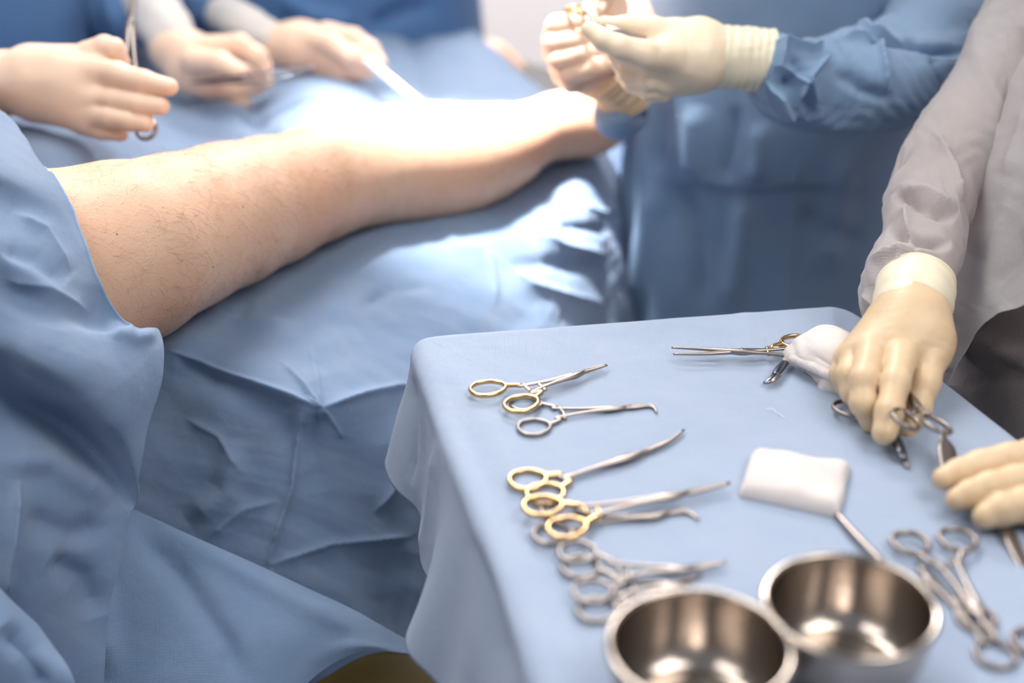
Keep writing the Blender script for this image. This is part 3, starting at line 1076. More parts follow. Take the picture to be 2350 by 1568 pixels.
foot2 = [(1085, 135, 2.40, 24), (1130, 140, 2.40, 24), (1180, 168, 2.40, 20)]
patient = blob('person', [(0.02, [leg]), (0.02, [calf, kneecap]), (0.02, [foot, heel]), (0.04, [hip, leg2, foot2])], 0.02, 0.008, SKIN,
               wrinkle=((9, 0.003, 3), (26, 0.001, 4)))
tag(patient, 'patient lying with one bare hairy leg stretched across the blue drape', 'person')

# leg hair: short curved strands rooted on the visible side of the leg
rng = random.Random(7)
me = patient.data
nV = len(me.vertices)
co = np.empty(nV * 3)
me.vertices.foreach_get('co', co)
co = co.reshape(-1, 3)
no = np.empty(nV * 3)
me.vertex_normals.foreach_get('vector', no)
no = no.reshape(-1, 3)
hx, hy, hd = proj(co)
vis = (((CAM - co) * no).sum(-1) > -0.01) & (hx > 130) & (hx < 1180) & (hy > 230) & (hy < 780) & (hd < 1.75)
cand = np.nonzero(vis)[0]
hc = bpy.data.curves.new('leg_hair', 'CURVE')
hc.dimensions = '3D'
hc.bevel_depth = 0.00006
hc.bevel_resolution = 0
nr = np.random.RandomState(3)
dens = vnoise(co, 18, 77) + 0.5
axl = at(800, 394, 1.573) - at(280, 572, 1.30)
axl /= np.linalg.norm(axl)
made = 0
while made < 3000:
    i = cand[nr.randint(len(cand))]
    xx, yy = hx[i], hy[i]
    wgt = 0.15 + 0.5 * dens[i] * (1.2 if xx > 380 else 0.5)
    if nr.rand() > wgt:
        continue
    n_ = no[i] / np.linalg.norm(no[i])
    tdir = axl + nr.normal(size=3) * 0.55 + np.array([0, 0, -0.55])
    tdir -= n_ * (tdir @ n_)
    tdir /= np.linalg.norm(tdir)
    t2 = np.cross(n_, tdir) * nr.uniform(-1, 1)
    ln = nr.uniform(0.008, 0.024)
    p = co[i] + nr.normal(size=3) * 0.004
    p = p - n_ * ((p - co[i]) @ n_) - n_ * 0.0005
    sp = hc.splines.new('POLY')
    sp.points.add(4)
    lift_ = nr.uniform(0.12, 0.42)
    for k_ in range(5):
        s_ = k_ / 4
        q = p + tdir * ln * s_ * (1 - 0.25 * s_) + t2 * ln * 1.0 * s_ * s_ + n_ * ln * (lift_ * s_ * (1 - 0.5 * s_))
        sp.points[k_].co = (*q, 1)
        sp.points[k_].radius = 1 - 0.7 * s_
    made += 1
ho = bpy.data.objects.new('leg_hair', hc)
COL.objects.link(ho)
hc.materials.append(HAIRM)
ho.parent = patient
ho['kind'] = 'stuff'
ho['label'] = 'fine dark leg hair'

# two small moles
for (mx_, my_) in ((487, 615), (751, 387), (263, 535), (560, 476)):
    j = np.argmin((hx - mx_) ** 2 + (hy - my_) ** 2 + 1e9 * (~vis))
    bm = bmesh.new()
    bmesh.ops.create_uvsphere(bm, u_segments=10, v_segments=6, radius=0.0007)
    m_ = bpy.data.meshes.new('mole')
    bm.to_mesh(m_)
    bm.free()
    m_.materials.append(HAIRM)
    o = bpy.data.objects.new('mole', m_)
    COL.objects.link(o)
    o.location = co[j]
    o.parent = patient

# ------------------------------------------------------------------ people


def cuff_wave(n1, amp, seed=0):
    return lambda u, th: 0.0013 * np.exp(-((u - 0.975) / 0.02) ** 2) + amp * np.sin(u * n1 * 2 * np.pi + 0.9 * np.sin(th * 2 + seed)) * (0.6 + 0.4 * np.sin(th + seed)) + amp * 0.6 * np.sin(th * 5 + u * 7 + seed)


# --- scrub nurse behind the instrument table
nurse = blob('person', [(0.02, [[('w', 0.36, 1.78, 1.42, 80), ('w', 0.36, 1.78, 1.1, 105), ('w', 0.35, 1.78, 0.8, 105), ('w', 0.35, 1.80, 0.4, 100)],
                                [('w', 0.36, 1.78, 1.40, 70), (1990, -260, 1.80, 50), (2120, -130, 1.72, 44), (2150, 50, 1.60, 38), (2040, 165, 1.53, 30), (1800, 150, 1.47, 20), (1660, 130, 1.455, 20)],
                                [('w', 0.36, 1.78, 1.40, 70), (1600, -260, 1.82, 50), (1530, -130, 1.79, 42), (1480, 60, 1.74, 34), (1440, 160, 1.66, 26), (1415, 190, 1.60, 22)],
                                [(1620, 128, 1.45, 21), (1560, 118, 1.45, 17)], [(1425, 195, 1.60, 19), (1355, 150, 1.60, 18)]])], 0.02, 0.009, SKIN_ARM)
tag(nurse, 'scrub nurse in a blue gown passing an instrument between two cream gloves', 'person')


def gown_loft(name, rings, nu, nv, mat, parent, creases=(), crum=(), power=2.0):
    """a gown as a closed wrap: rings of (z, cx, cy, rx, ry, turn)"""
    A = cr(np.array(rings, float), nu)
    th = np.linspace(0, 2 * np.pi, nv, endpoint=False)
    G = np.zeros((nu, nv, 3))
    for i, (z, cx, cy, rx, ry, tn) in enumerate(A):
        c, s = np.cos(th), np.sin(th)
        x = np.sign(c) * np.abs(c) ** (2 / power) * rx
        y = np.sign(s) * np.abs(s) ** (2 / power) * ry
        G[i, :, 0] = cx + x * math.cos(tn) - y * math.sin(tn)
        G[i, :, 1] = cy + x * math.sin(tn) + y * math.cos(tn)
        G[i, :, 2] = z
    ax_ = np.stack([A[:, 1], A[:, 2], A[:, 0]], -1)[:, None]
    N = G - ax_
    N /= np.linalg.norm(N, axis=-1, keepdims=True)
    h = np.zeros((nu, nv))
    if creases:
        h = h + crease_field(G, creases) * (((CAM - G) * N).sum(-1) > 0)
    for (period, amp, seed, sharp) in crum:
        Q = G * np.array([1, 1, 0.45])
        h = h + amp * crumple(Q, period, seed, sharp=sharp) * 2
    G = G + N * h[..., None]
    U, Vv = np.meshgrid(A[:, 0], th * 0.17, indexing='ij')
    o = new_mesh(name, G.reshape(-1, 3), grid_faces(nu, nv, True), mat, parent, uv=np.stack([U, Vv], -1).reshape(-1, 2))
    m = o.modifiers.new('thickness', 'SOLIDIFY')
    m.thickness = 0.0015
    m.offset = 0
    return o


gown_loft('gown', [(0.25, 0.345, 1.80, 0.245, 0.19, 0.15), (0.55, 0.34, 1.78, 0.225, 0.17, 0.15), (0.70, 0.335, 1.76, 0.208, 0.155, 0.15), (0.85, 0.345, 1.755, 0.206, 0.15, 0.15), (1.0, 0.355, 1.75, 0.200, 0.15, 0.15),
                   (1.2, 0.36, 1.75, 0.20, 0.15, 0.1), (1.4, 0.36, 1.76, 0.20, 0.14, 0.1), (1.5, 0.36, 1.77, 0.12, 0.10, 0.1)], 240, 320, BLUE_G, nurse,
          creases=[([(1470, 402), (1560, 418), (1700, 438), (1830, 424), (2010, 430)], 8, -0.010, 'step', 120),
                   ([(1832, 330), (1826, 500), (1815, 700)], 6, 0.004, 'ridge'),
                   ([(1700, 436), (1690, 560), (1670, 720)], 26, 0.010, 'soft'),
                   ([(1560, 420), (1590, 560), (1610, 720)], 22, -0.010, 'soft'),
                   ([(1500, 410), (1470, 560), (1440, 720)], 22, 0.012, 'soft'),
                   ([(1600, 240), (1590, 330), (1580, 420)], 26, 0.014, 'soft'),
                   ([(1680, 240), (1670, 340), (1650, 430)], 18, -0.010, 'soft'),
                   ([(1740, 280), (1740, 360), (1730, 430)], 22, 0.010, 'soft'),
                   ([(1520, 230), (1510, 320), (1500, 400)], 20, -0.008, 'soft'),
                   ([(1840, 480), (1900, 530), (2000, 560)], 26, -0.008, 'soft'),
                   ([(1950, 330), (1930, 480), (1900, 640)], 30, 0.010, 'soft')],
          crum=((0.22, 0.014, 81, 1.0), (0.09, 0.004, 82, 1.0)))

tube('sleeve', [(1738, 138, 1.458, 68), (1762, 148, 1.460, 98), (1815, 185, 1.468, 122), (1880, 198, 1.48, 142), (1960, 190, 1.49, 148), (2050, 178, 1.51, 152), (2125, 140, 1.55, 158), (2165, 60, 1.60, 150),
                (2150, -60, 1.66, 150), (2080, -230, 1.74, 150), (1990, -330, 1.80, 130)], 460, 400, BLUE_G, nurse,
     creases=[([(1775, 90), (1860, 110), (1900, 90)], 6, 0.012, 'ridge'), ([(1800, 75), (1790, 150), (1850, 190), (1830, 260)], 7, 0.015, 'ridge'),
              ([(1885, 80), (1900, 130), (1860, 175), (1885, 250)], 6, 0.012, 'ridge'), ([(1910, 75), (2020, 80), (2030, 150), (2040, 230)], 5, 0.013, 'ridge'),
              ([(1820, 120), (1840, 160), (1800, 210)], 14, -0.008, 'soft'), ([(1840, 220), (1870, 270), (1850, 290)], 14, -0.006, 'soft'), ([(1965, 60), (2010, 80), (2100, 90), (2235, 120)], 10, -0.016, 'soft'),
              ([(1750, 190), (1800, 230), (1830, 300)], 5, 0.013, 'ridge'), ([(1960, 40), (2000, 65), (2110, 90)], 7, 0.015, 'ridge'), ([(1930, 150), (1990, 210), (2060, 230)], 18, -0.008, 'soft'), ([(2150, 110), (2180, 190), (2190, 240)], 12, -0.008, 'soft')],
     crum=((0.10, 0.017, 91, 1.0), (0.045, 0.006, 92, 1.0)), squash=0.92)
tube('sleeve', [(1432, 238, 1.61, 40), (1424, 262, 1.62, 58), (1440, 215, 1.66, 66), (1462, 150, 1.70, 70), (1480, 60, 1.75, 80), (1520, -80, 1.79, 100), (1590, -280, 1.82, 110)], 120, 120, BLUE_G, nurse,
     crum=((0.07, 0.010, 95, 0.8),))

gl = blob('glove', [
    (0.012, [[(1640, 128, 1.455, 30), (1600, 122, 1.452, 31), (1555, 112, 1.45, 26)], [(1600, 100, 1.45, 24), (1500, 92, 1.44, 17)], [(1595, 145, 1.45, 25), (1510, 168, 1.45, 16)], [(1590, 160, 1.455, 24), (1508, 203, 1.46, 12)], [(1600, 140, 1.44, 25), (1530, 128, 1.43, 18)]]),
    (0.004, [[(1570, 80, 1.445, 14), (1500, 68, 1.435, 13), (1440, 62, 1.43, 10.5), (1388, 56, 1.43, 8)]]),
    (0.004, [[(1545, 128, 1.425, 16), (1480, 125, 1.41, 14), (1420, 108, 1.40, 12), (1385, 92, 1.40, 10.5), (1353, 70, 1.405, 8.5)]]),
    (0.003, [[(1540, 165, 1.445, 13), (1495, 160, 1.435, 11.5), (1440, 138, 1.445, 10), (1412, 122, 1.45, 9)]]),
    (0.003, [[(1525, 192, 1.452, 12.5), (1490, 186, 1.44, 11), (1440, 168, 1.452, 9.5), (1422, 148, 1.458, 8.5)]]),
    (0.003, [[(1520, 212, 1.46, 10.5), (1490, 208, 1.45, 10), (1450, 192, 1.46, 9), (1430, 172, 1.468, 8)]]),
], (0.006, 0.0008), 0.0015, LATEX_LIT, nurse, wrinkle=((90, 0.0012, 5),))
tube('glove_cuff', [(1632, 128, 1.455, 32.5 / 1000), (1670, 132, 1.456, 32 / 1000), (1710, 135, 1.457, 32.5 / 1000), (1740, 138, 1.458, 33 / 1000), (1764, 142, 1.459, 33.5 / 1000)], 90, 90, LATEX_W, gl,
     pxr=False, radial=cuff_wave(7, 0.0006, 2), crum=((0.02, 0.001, 3, 0.5),), cap=True)
gl2 = blob('glove', [
    (0.012, [[(1425, 195, 1.60, 26), (1375, 150, 1.60, 29), (1350, 115, 1.60, 28)], [(1400, 100, 1.59, 24), (1310, 90, 1.59, 22)], [(1390, 180, 1.59, 26), (1310, 160, 1.585, 22)]]),
    (0.004, [[(1360, 52, 1.565, 12), (1320, 55, 1.545, 12), (1278, 60, 1.55, 12), (1268, 90, 1.57, 12)]]),
    (0.003, [[(1395, 88, 1.55, 11), (1330, 92, 1.54, 12), (1272, 100, 1.55, 12.5), (1268, 120, 1.57, 12)]]),
    (0.003, [[(1400, 112, 1.55, 11), (1340, 124, 1.54, 12), (1283, 138, 1.55, 12), (1280, 150, 1.57, 12)]]),
    (0.003, [[(1410, 140, 1.55, 11), (1360, 155, 1.54, 11.5), (1305, 172, 1.555, 12), (1310, 190, 1.575, 12)]]),
    (0.004, [[(1400, -60, 1.60, 16), (1378, -10, 1.575, 14.5), (1362, 28, 1.555, 12), (1350, 55, 1.545, 10)]]),
    (0.006, [[(1375, -70, 1.60, 20), (1400, 20, 1.61, 20), (1400, 100, 1.6, 22)]]),
], (0.006, 0.0008), 0.0019, LATEX_P, nurse, wrinkle=((90, 0.001, 5),))
tube('glove_cuff', [(1385, 165, 1.575, 0.030), (1405, 180, 1.585, 0.030), (1428, 205, 1.60, 0.031), (1436, 225, 1.61, 0.032)], 50, 70, LATEX, gl2, pxr=False, radial=cuff_wave(5, 0.0008, 1))

# needle holder she is passing
root = forceps('needle holder passed between the two cream gloves of the scrub nurse', (1318, 22, 1.535), (1375, -8, 1.55), (1372, 58, 1.44), [(1400, 66, 1.415), (1440, 76, 1.41), (1482, 86, 1.41)],
               ring_mat=GOLD, name='needle_holder', cat='needle holder', up=-FWD * 0.7 + np.array([0, 0, 0.5]), r=0.0026)

# --- assistant in the sheer white gown at the right
asst = blob('person', [(0.02, [[('w', 0.74, 1.16, 1.40, 80), ('w', 0.74, 1.16, 1.1, 100), ('w', 0.73, 1.12, 0.8, 110), ('w', 0.72, 1.1, 0.3, 110)],
                               [('w', 0.70, 1.18, 1.38, 60), (2480, -200, 1.40, 48), (2400, 40, 1.40, 42), (2250, 290, 1.37, 32), (2146, 470, 1.295, 30), (2105, 600, 1.238, 25), (2096, 700, 1.175, 20), (2085, 780, 1.13, 18)],
                               [('w', 0.74, 1.10, 1.38, 60), (2860, 0, 1.06, 46), (2880, 600, 1.00, 40), (2800, 980, 0.99, 34), (2560, 1090, 1.01, 24), (2440, 1105, 1.015, 20)]])], 0.02, 0.009, SKIN_ARM)
tag(asst, 'assistant in a sheer white gown reaching down to the instrument table', 'person')
tube('sleeve', [(2048, 790, 1.205, 76), (2062, 745, 1.205, 98), (2072, 690, 1.208, 112), (2088, 625, 1.215, 112), (2118, 560, 1.245, 102), (2125, 490, 1.275, 106), (2150, 420, 1.315, 112), (2195, 330, 1.345, 118), (2255, 230, 1.37, 112), (2330, 90, 1.39, 110),
                (2400, -60, 1.40, 120), (2460, -220, 1.40, 130)], 320, 240, GREY_W, asst,
     creases=[([(1985, 590), (2060, 570), (2160, 590)], 9, 0.010, 'ridge'), ([(2030, 520), (2110, 545), (2190, 560)], 12, -0.012, 'soft'), ([(2075, 440), (2080, 520), (2100, 560)], 9, 0.010, 'ridge'), ([(2140, 290), (2180, 370), (2215, 460)], 9, 0.010, 'ridge'),
              ([(2105, 560), (2090, 620), (2095, 650)], 7, -0.006, 'soft'), ([(1965, 670), (2000, 700), (2010, 760)], 9, 0.008, 'ridge'), ([(2040, 440), (2130, 470), (2200, 500)], 14, -0.012, 'soft'), ([(2060, 430), (2130, 430), (2200, 480)], 9, 0.008, 'ridge'),
              ([(2070, 560), (2050, 620), (2040, 660)], 8, 0.006, 'ridge')],
     crum=((0.085, 0.014, 101, 1.0), (0.035, 0.004, 102, 1.0)), cap=False, thick=0.0008)
gown_rows = [
    [(2330, -80, 1.50), (2262, -70, 1.44), (2298, -60, 1.40), (2380, -60, 1.34), (2520, -60, 1.25), (2760, -60, 1.18)],
    [(2310, 60, 1.48), (2240, 60, 1.42), (2262, 62, 1.385), (2350, 70, 1.32), (2520, 70, 1.22), (2760, 60, 1.14)],
    [(2290, 180, 1.46), (2215, 170, 1.40), (2236, 172, 1.37), (2330, 180, 1.30), (2520, 170, 1.20), (2760, 160, 1.12)],
    [(2270, 320, 1.42), (2203, 310, 1.37), (2216, 312, 1.345), (2310, 310, 1.28), (2500, 290, 1.18), (2760, 250, 1.10)],
    [(2260, 430, 1.40), (2192, 420, 1.35), (2206, 418, 1.325), (2300, 410, 1.26), (2480, 380, 1.17), (2760, 330, 1.09)],
    [(2260, 530, 1.37), (2196, 520, 1.33), (2210, 515, 1.305), (2300, 500, 1.25), (2460, 460, 1.16), (2760, 400, 1.08)],
    [(2250, 640, 1.35), (2190, 630, 1.31), (2202, 620, 1.285), (2290, 580, 1.235), (2450, 540, 1.15), (2760, 460, 1.08)],
    [(2230, 740, 1.32), (2175, 730, 1.28), (2186, 712, 1.262), (2275, 650, 1.225), (2430, 600, 1.15), (2760, 510, 1.08)],
    [(2215, 830, 1.29), (2160, 820, 1.255), (2168, 800, 1.24), (2258, 700, 1.215), (2400, 645, 1.15), (2760, 550, 1.08)],
    [(2200, 890, 1.27), (2156, 885, 1.24), (2163, 872, 1.225), (2243, 742, 1.21), (2370, 680, 1.15), (2760, 590, 1.08)],
]
sheet('gown', gown_rows, 240, 220, GREY_W, asst, creases=[
    ([(2262, 60), (2240, 200), (2215, 310)], 12, 0.008, 'soft'), ([(2350, 60), (2290, 180), (2250, 320)], 14, -0.012, 'soft'), ([(2215, 300), (2260, 290), (2240, 240)], 10, 0.008, 'ridge'),
    ([(2330, 420), (2280, 560), (2250, 700)], 20, 0.006, 'soft'), ([(2350, 520), (2310, 600), (2260, 660)], 12, -0.005, 'soft'), ([(2215, 480), (2205, 620), (2180, 740)], 12, 0.006, 'ridge'), ([(2350, 230), (2320, 330), (2300, 400)], 16, 0.006, 'ridge')],
      crum=((0.12, 0.011, 111, 1.0), (0.045, 0.003, 112, 1.0)), thick=0.0008)
gown_loft('skirt', [(0.20, 0.665, 1.115, 0.32, 0.24, -0.9), (0.50, 0.655, 1.105, 0.30, 0.22, -0.9), (0.75, 0.645, 1.105, 0.275, 0.21, -0.9), (0.86, 0.640, 1.115, 0.262, 0.20, -0.9), (0.95, 0.655, 1.12, 0.235, 0.18, -0.9), (1.02, 0.70, 1.13, 0.17, 0.13, -0.9)],
          160, 240, GREY_D, asst, creases=[([(2175, 800), (2230, 850), (2250, 900)], 16, -0.014, 'soft'), ([(2230, 780), (2290, 790), (2350, 820)], 20, 0.012, 'soft'), ([(2240, 870), (2300, 850), (2350, 870)], 18, -0.010, 'soft')], crum=((0.14, 0.012, 121, 0.6),))

tube('sleeve', [(2545, 1088, 1.012, 80), (2575, 1085, 1.015, 118), (2640, 1060, 1.01, 140), (2760, 1000, 1.0, 150), (2860, 800, 0.99, 160), (2890, 600, 1.0, 170), (2880, 200, 1.04, 180), (2840, -150, 1.10, 180)], 160, 140, GREY_W, asst,
     crum=((0.08, 0.010, 107, 0.9),), cap=False, thick=0.0008)
gl3 = blob('glove', [
    (0.014, [[(2094, 700, 1.165, 27), (2088, 740, 1.153, 27), (2080, 775, 1.142, 25)], [(2105, 750, 1.15, 24), (2128, 790, 1.136, 19), (2134, 818, 1.127, 14)], [(2090, 750, 1.148, 23), (2070, 806, 1.121, 14.5)], [(2065, 755, 1.15, 22), (2000, 804, 1.123, 13)],
             [(2045, 760, 1.155, 20), (1962, 820, 1.132, 12.5)], [(2035, 775, 1.155, 19), (1946, 832, 1.142, 11)]]),
    (0.006, [[(2132, 830, 1.122, 14), (2123, 880, 1.110, 11.2), (2104, 936, 1.102, 10.4), (2080, 985, 1.097, 9.3)]]),
    (0.006, [[(2066, 820, 1.112, 13.5), (2055, 880, 1.082, 10.6), (2041, 945, 1.066, 10.2), (2030, 994, 1.060, 9.4)]]),
    (0.005, [[(1998, 818, 1.116, 13), (1982, 872, 1.090, 10.5), (1981, 925, 1.084, 10.0), (1998, 970, 1.092, 8.2)]]),
    (0.005, [[(1960, 822, 1.130, 11.5), (1950, 862, 1.112, 10), (1958, 900, 1.108, 9.4), (1975, 928, 1.112, 8)]]),
    (0.005, [[(1946, 834, 1.142, 10.5), (1932, 858, 1.135, 9), (1938, 888, 1.134, 8)]]),
], (0.004, 0.0004), 0.00125, LATEX, asst, wrinkle=((60, 0.0005, 8), (170, 0.0004, 9)))
tube('glove_cuff', [(2080, 772, 1.145, 0.0275), (2086, 745, 1.152, 0.0300), (2091, 715, 1.163, 0.0315), (2096, 690, 1.172, 0.0325), (2100, 668, 1.182, 0.0325), (2103, 650, 1.190, 0.031)], 90, 110, LATEX_W, gl3, pxr=False, radial=cuff_wave(4, 0.0005, 3))
gl4 = blob('glove', [
    (0.012, [[(2560, 1085, 1.02, 32), (2450, 1105, 1.015, 30), (2410, 1110, 1.01, 24)], [(2420, 1070, 1.02, 20), (2370, 1060, 1.02, 14)], [(2430, 1140, 1.0, 18), (2390, 1155, 0.985, 14)]]),
    (0.004, [[(2380, 1048, 1.02, 13.5), (2320, 1055, 1.012, 12), (2250, 1070, 1.008, 11), (2200, 1085, 1.003, 9.5), (2166, 1098, 1.0, 8)]]),
    (0.004, [[(2390, 1105, 1.0, 13.5), (2330, 1108, 0.99, 12), (2270, 1120, 0.985, 11), (2225, 1135, 0.982, 9.5), (2196, 1146, 0.980, 8)]]),
    (0.004, [[(2400, 1155, 0.985, 13.5), (2350, 1158, 0.975, 12), (2300, 1170, 0.97, 11), (2262, 1184, 0.968, 9)]]),
    (0.004, [[(2430, 1200, 0.975, 13), (2400, 1215, 0.97, 11)]]),
    (0.004, [[(2430, 1050, 1.04, 15), (2380, 1100, 1.04, 12), (2330, 1140, 1.03, 10)]]),
], (0.006, 0.0008), 0.0014, LATEX, asst, wrinkle=((70, 0.0009, 18), (160, 0.0005, 19)))

tube('glove_cuff', [(2440, 1104, 1.015, 0.0310), (2500, 1095, 1.017, 0.0320), (2570, 1085, 1.018, 0.0330)], 60, 90, LATEX_W, gl4, pxr=False, radial=cuff_wave(4, 0.0005, 5))

# --- surgeon at the left, holding a clamp upright
surg = blob('person', [(0.02, [[('w', -0.89, 1.98, 1.42, 80), ('w', -0.89, 1.98, 1.1, 110), ('w', -0.90, 1.98, 0.7, 110)], [('w', -0.89, 1.98, 1.4, 60), (-330, -80, 1.68, 42), (-300, 110, 1.58, 38), (-140, 187, 1.54, 30), (20, 190, 1.525, 25), (120, 185, 1.51, 20)]])], 0.02, 0.010, SKIN_ARM)
tag(surg, 'surgeon at the left edge holding an upright clamp in a pinkish glove', 'person')
gown_loft('gown', [(0.6, -0.92, 1.98, 0.30, 0.2, 0.2), (0.9, -0.90, 1.98, 0.30, 0.2, 0.2), (1.1, -0.89, 1.98, 0.295, 0.2, 0.2), (1.3, -0.89, 1.98, 0.28, 0.18, 0.2), (1.5, -0.89, 1.98, 0.24, 0.16, 0.2)], 80, 140, BLUE_D, surg, crum=((0.2, 0.015, 131, 0.6),))
tube('sleeve', [(-60, 190, 1.53, 82), (-140, 185, 1.54, 95), (-300, 110, 1.58, 110), (-330, -80, 1.68, 120)], 60, 80, KNIT, surg, crum=((0.08, 0.006, 133, 0.6),))
gl5 = blob('glove', [
    (0.014, [[(-10, 190, 1.527, 33), (70, 190, 1.52, 33), (150, 185, 1.505, 30)], [(80, 160, 1.515, 25), (215, 135, 1.50, 15)], [(90, 185, 1.51, 26), (225, 175, 1.485, 17)], [(90, 205, 1.51, 26), (215, 230, 1.485, 17)], [(90, 225, 1.515, 24), (205, 275, 1.49, 15)]]),
    (0.004, [[(205, 122, 1.50, 13.5), (240, 108, 1.495, 12), (262, 112, 1.49, 11), (278, 142, 1.50, 9.5)]]),
    (0.004, [[(215, 165, 1.487, 16), (270, 172, 1.47, 13.5), (330, 188, 1.46, 12), (388, 200, 1.455, 9)]]),
    (0.003, [[(210, 222, 1.487, 15.5), (265, 228, 1.472, 13), (320, 238, 1.462, 12), (368, 244, 1.457, 9.5)]]),
    (0.003, [[(205, 262, 1.487, 14), (255, 268, 1.472, 12), (300, 277, 1.465, 11), (334, 284, 1.462, 9)]]),
    (0.003, [[(190, 280, 1.50, 14), (235, 296, 1.492, 11.5), (275, 306, 1.488, 9)]]),
    (0.004, [[(190, 190, 1.54, 16), (280, 215, 1.535, 12), (330, 225, 1.52, 9)]]),
], (0.006, 0.0008), 0.0018, LATEX_P, surg, wrinkle=((60, 0.0009, 25),))
tube('glove_cuff', [(66, 189, 1.52, 0.0350), (20, 190, 1.526, 0.0352), (-50, 190, 1.53, 0.0355), (-120, 190, 1.535, 0.036)], 60, 80, LATEX_P, gl5, pxr=False, radial=cuff_wave(9, 0.0003, 4))
forceps('upright steel clamp held in the pinkish glove at the left edge', (336, 295, 1.475), (262, 195, 1.51), (300, 60, 1.54), [(306, 10, 1.545), (312, -60, 1.55)], name='clamp', cat='clamp', up=-FWD, r=0.0028, ra=0.013, rb=0.011)

# --- two-handed assistant across the table
far = blob('person', [(0.02, [[('w', -0.40, 2.44, 1.42, 80), ('w', -0.40, 2.44, 1.1, 110), ('w', -0.39, 2.44, 0.6, 110)], [('w', -0.40, 2.44, 1.4, 60), (180, -250, 2.36, 46), (180, -30, 2.2, 42), (290, 30, 2.02, 34), (375, 60, 1.90, 20), (420, 125, 1.87, 20)],
                              [('w', -0.40, 2.44, 1.4, 60), (560, -240, 2.38, 46), (450, -30, 2.18, 26), (560, 55, 2.0, 18), (650, 105, 1.97, 22)]])], 0.02, 0.010, SKIN_ARM)
tag(far, 'gowned assistant across the table, both white gloves holding instruments over the leg', 'person')
gown_loft('gown', [(0.5, -0.38, 2.42, 0.36, 0.17, -0.12), (0.8, -0.40, 2.42, 0.36, 0.17, -0.12), (0.95, -0.40, 2.42, 0.34, 0.17, -0.12), (1.1, -0.40, 2.42, 0.33, 0.17, -0.12), (1.4, -0.40, 2.42, 0.3, 0.16, -0.1), (1.5, -0.40, 2.42, 0.2, 0.12, -0.1)], 100, 200, BLUE_D, far,
          creases=[([(640, -20), (700, 30), (820, 60)], 22, 0.02, 'soft'), ([(860, 60), (920, 30), (1000, 0)], 18, -0.02, 'soft')], crum=((0.2, 0.016, 141, 0.6),))
tube('sleeve', [(362, 50, 1.925, 44), (300, 30, 2.0, 74), (240, 10, 2.08, 100), (180, -30, 2.2, 120), (250, -200, 2.35, 130)], 80, 100, BLUE_D, far, crum=((0.10, 0.014, 143, 0.7),))
tube('knit_cuff', [(420, 130, 1.875, 50), (400, 100, 1.88, 56), (375, 55, 1.90, 60), (345, 10, 1.95, 58), (300, -40, 2.0, 55)], 60, 80, KNIT, far, radial=cuff_wave(5, 0.001, 2))
tube('sleeve', [(520, 30, 2.05, 40), (470, 0, 2.12, 80), (420, -40, 2.2, 100), (500, -200, 2.35, 110)], 60, 80, BLUE_D, far, crum=((0.10, 0.014, 145, 0.7),))
tube('knit_cuff', [(650, 108, 1.975, 42), (610, 90, 1.985, 48), (565, 62, 2.0, 50), (530, 40, 2.04, 46), (480, 10, 2.1, 46)], 60, 80, KNIT, far, radial=cuff_wave(5, 0.001, 1))
gl6 = blob('glove', [
    (0.014, [[(400, 110, 1.88, 33), (440, 135, 1.87, 32), (480, 140, 1.865, 28)], [(430, 170, 1.87, 26), (480, 185, 1.87, 24)]]),
    (0.005, [[(480, 112, 1.85, 18), (550, 105, 1.84, 15), (590, 130, 1.84, 13), (606, 155, 1.845, 11)]]),
    (0.005, [[(450, 140, 1.83, 18), (505, 145, 1.81, 15), (548, 166, 1.80, 12)]]),
    (0.004, [[(490, 160, 1.86, 14), (560, 170, 1.87, 13), (610, 185, 1.87, 11)]]),
    (0.004, [[(460, 195, 1.87, 14), (530, 205, 1.875, 13), (590, 200, 1.88, 11)]]),
    (0.004, [[(455, 200, 1.88, 13), (510, 222, 1.885, 12), (560, 235, 1.885, 10)]]),
], (0.008, 0.0015), 0.0024, LATEX_P, far)
gl7 = blob('glove', [
    (0.014, [[(630, 105, 1.985, 30), (690, 105, 1.97, 32), (760, 110, 1.96, 28)]]),
    (0.005, [[(750, 78, 1.95, 17), (810, 90, 1.94, 15), (850, 115, 1.935, 13), (872, 145, 1.93, 10)]]),
    (0.005, [[(760, 110, 1.94, 17), (820, 130, 1.93, 14), (858, 155, 1.925, 10)]]),
    (0.004, [[(750, 135, 1.95, 16), (810, 155, 1.94, 13), (840, 168, 1.935, 10)]]),
    (0.004, [[(730, 145, 1.96, 15), (780, 165, 1.95, 13), (815, 172, 1.945, 10)]]),
    (0.004, [[(700, 85, 1.95, 16), (760, 100, 1.93, 14), (800, 130, 1.92, 12)]]),
], (0.008, 0.0015), 0.0024, LATEX_P, far)

# tweezers in the first hand
tw = empty('tweezers', 'long steel tweezers held level in the white glove above the drape', 'tweezers', tuple(at(560, 180, 1.80)))
o0 = at(560, 180, 1.80)
for s_ in (-1, 1):
    v, f = sweep([at(440, 190, 1.82), at(520, 184 + s_ * 5, 1.795), at(600, 178 + s_ * 9, 1.785), at(670, 165 + s_ * 5, 1.79), at(725, 156 + s_ * 2, 1.80)], [0.003, 0.0042, 0.0040, 0.0024, 0.0012], 10, flat=0.4, up=(0, 0, 1))
    new_mesh('arm', v - o0, f, STEEL_K, tw)
# white tube held in the second hand, resting on the knee
v, f = sweep([at(845, 140, 1.91), at(900, 185, 1.85), at(975, 246, 1.765)], [0.0055, 0.0055, 0.0045], 16)
o = new_mesh('suction_tube', v, f, SUT)
tag(o, 'straight white tube held against the brightly lit knee by the far glove', 'tube')

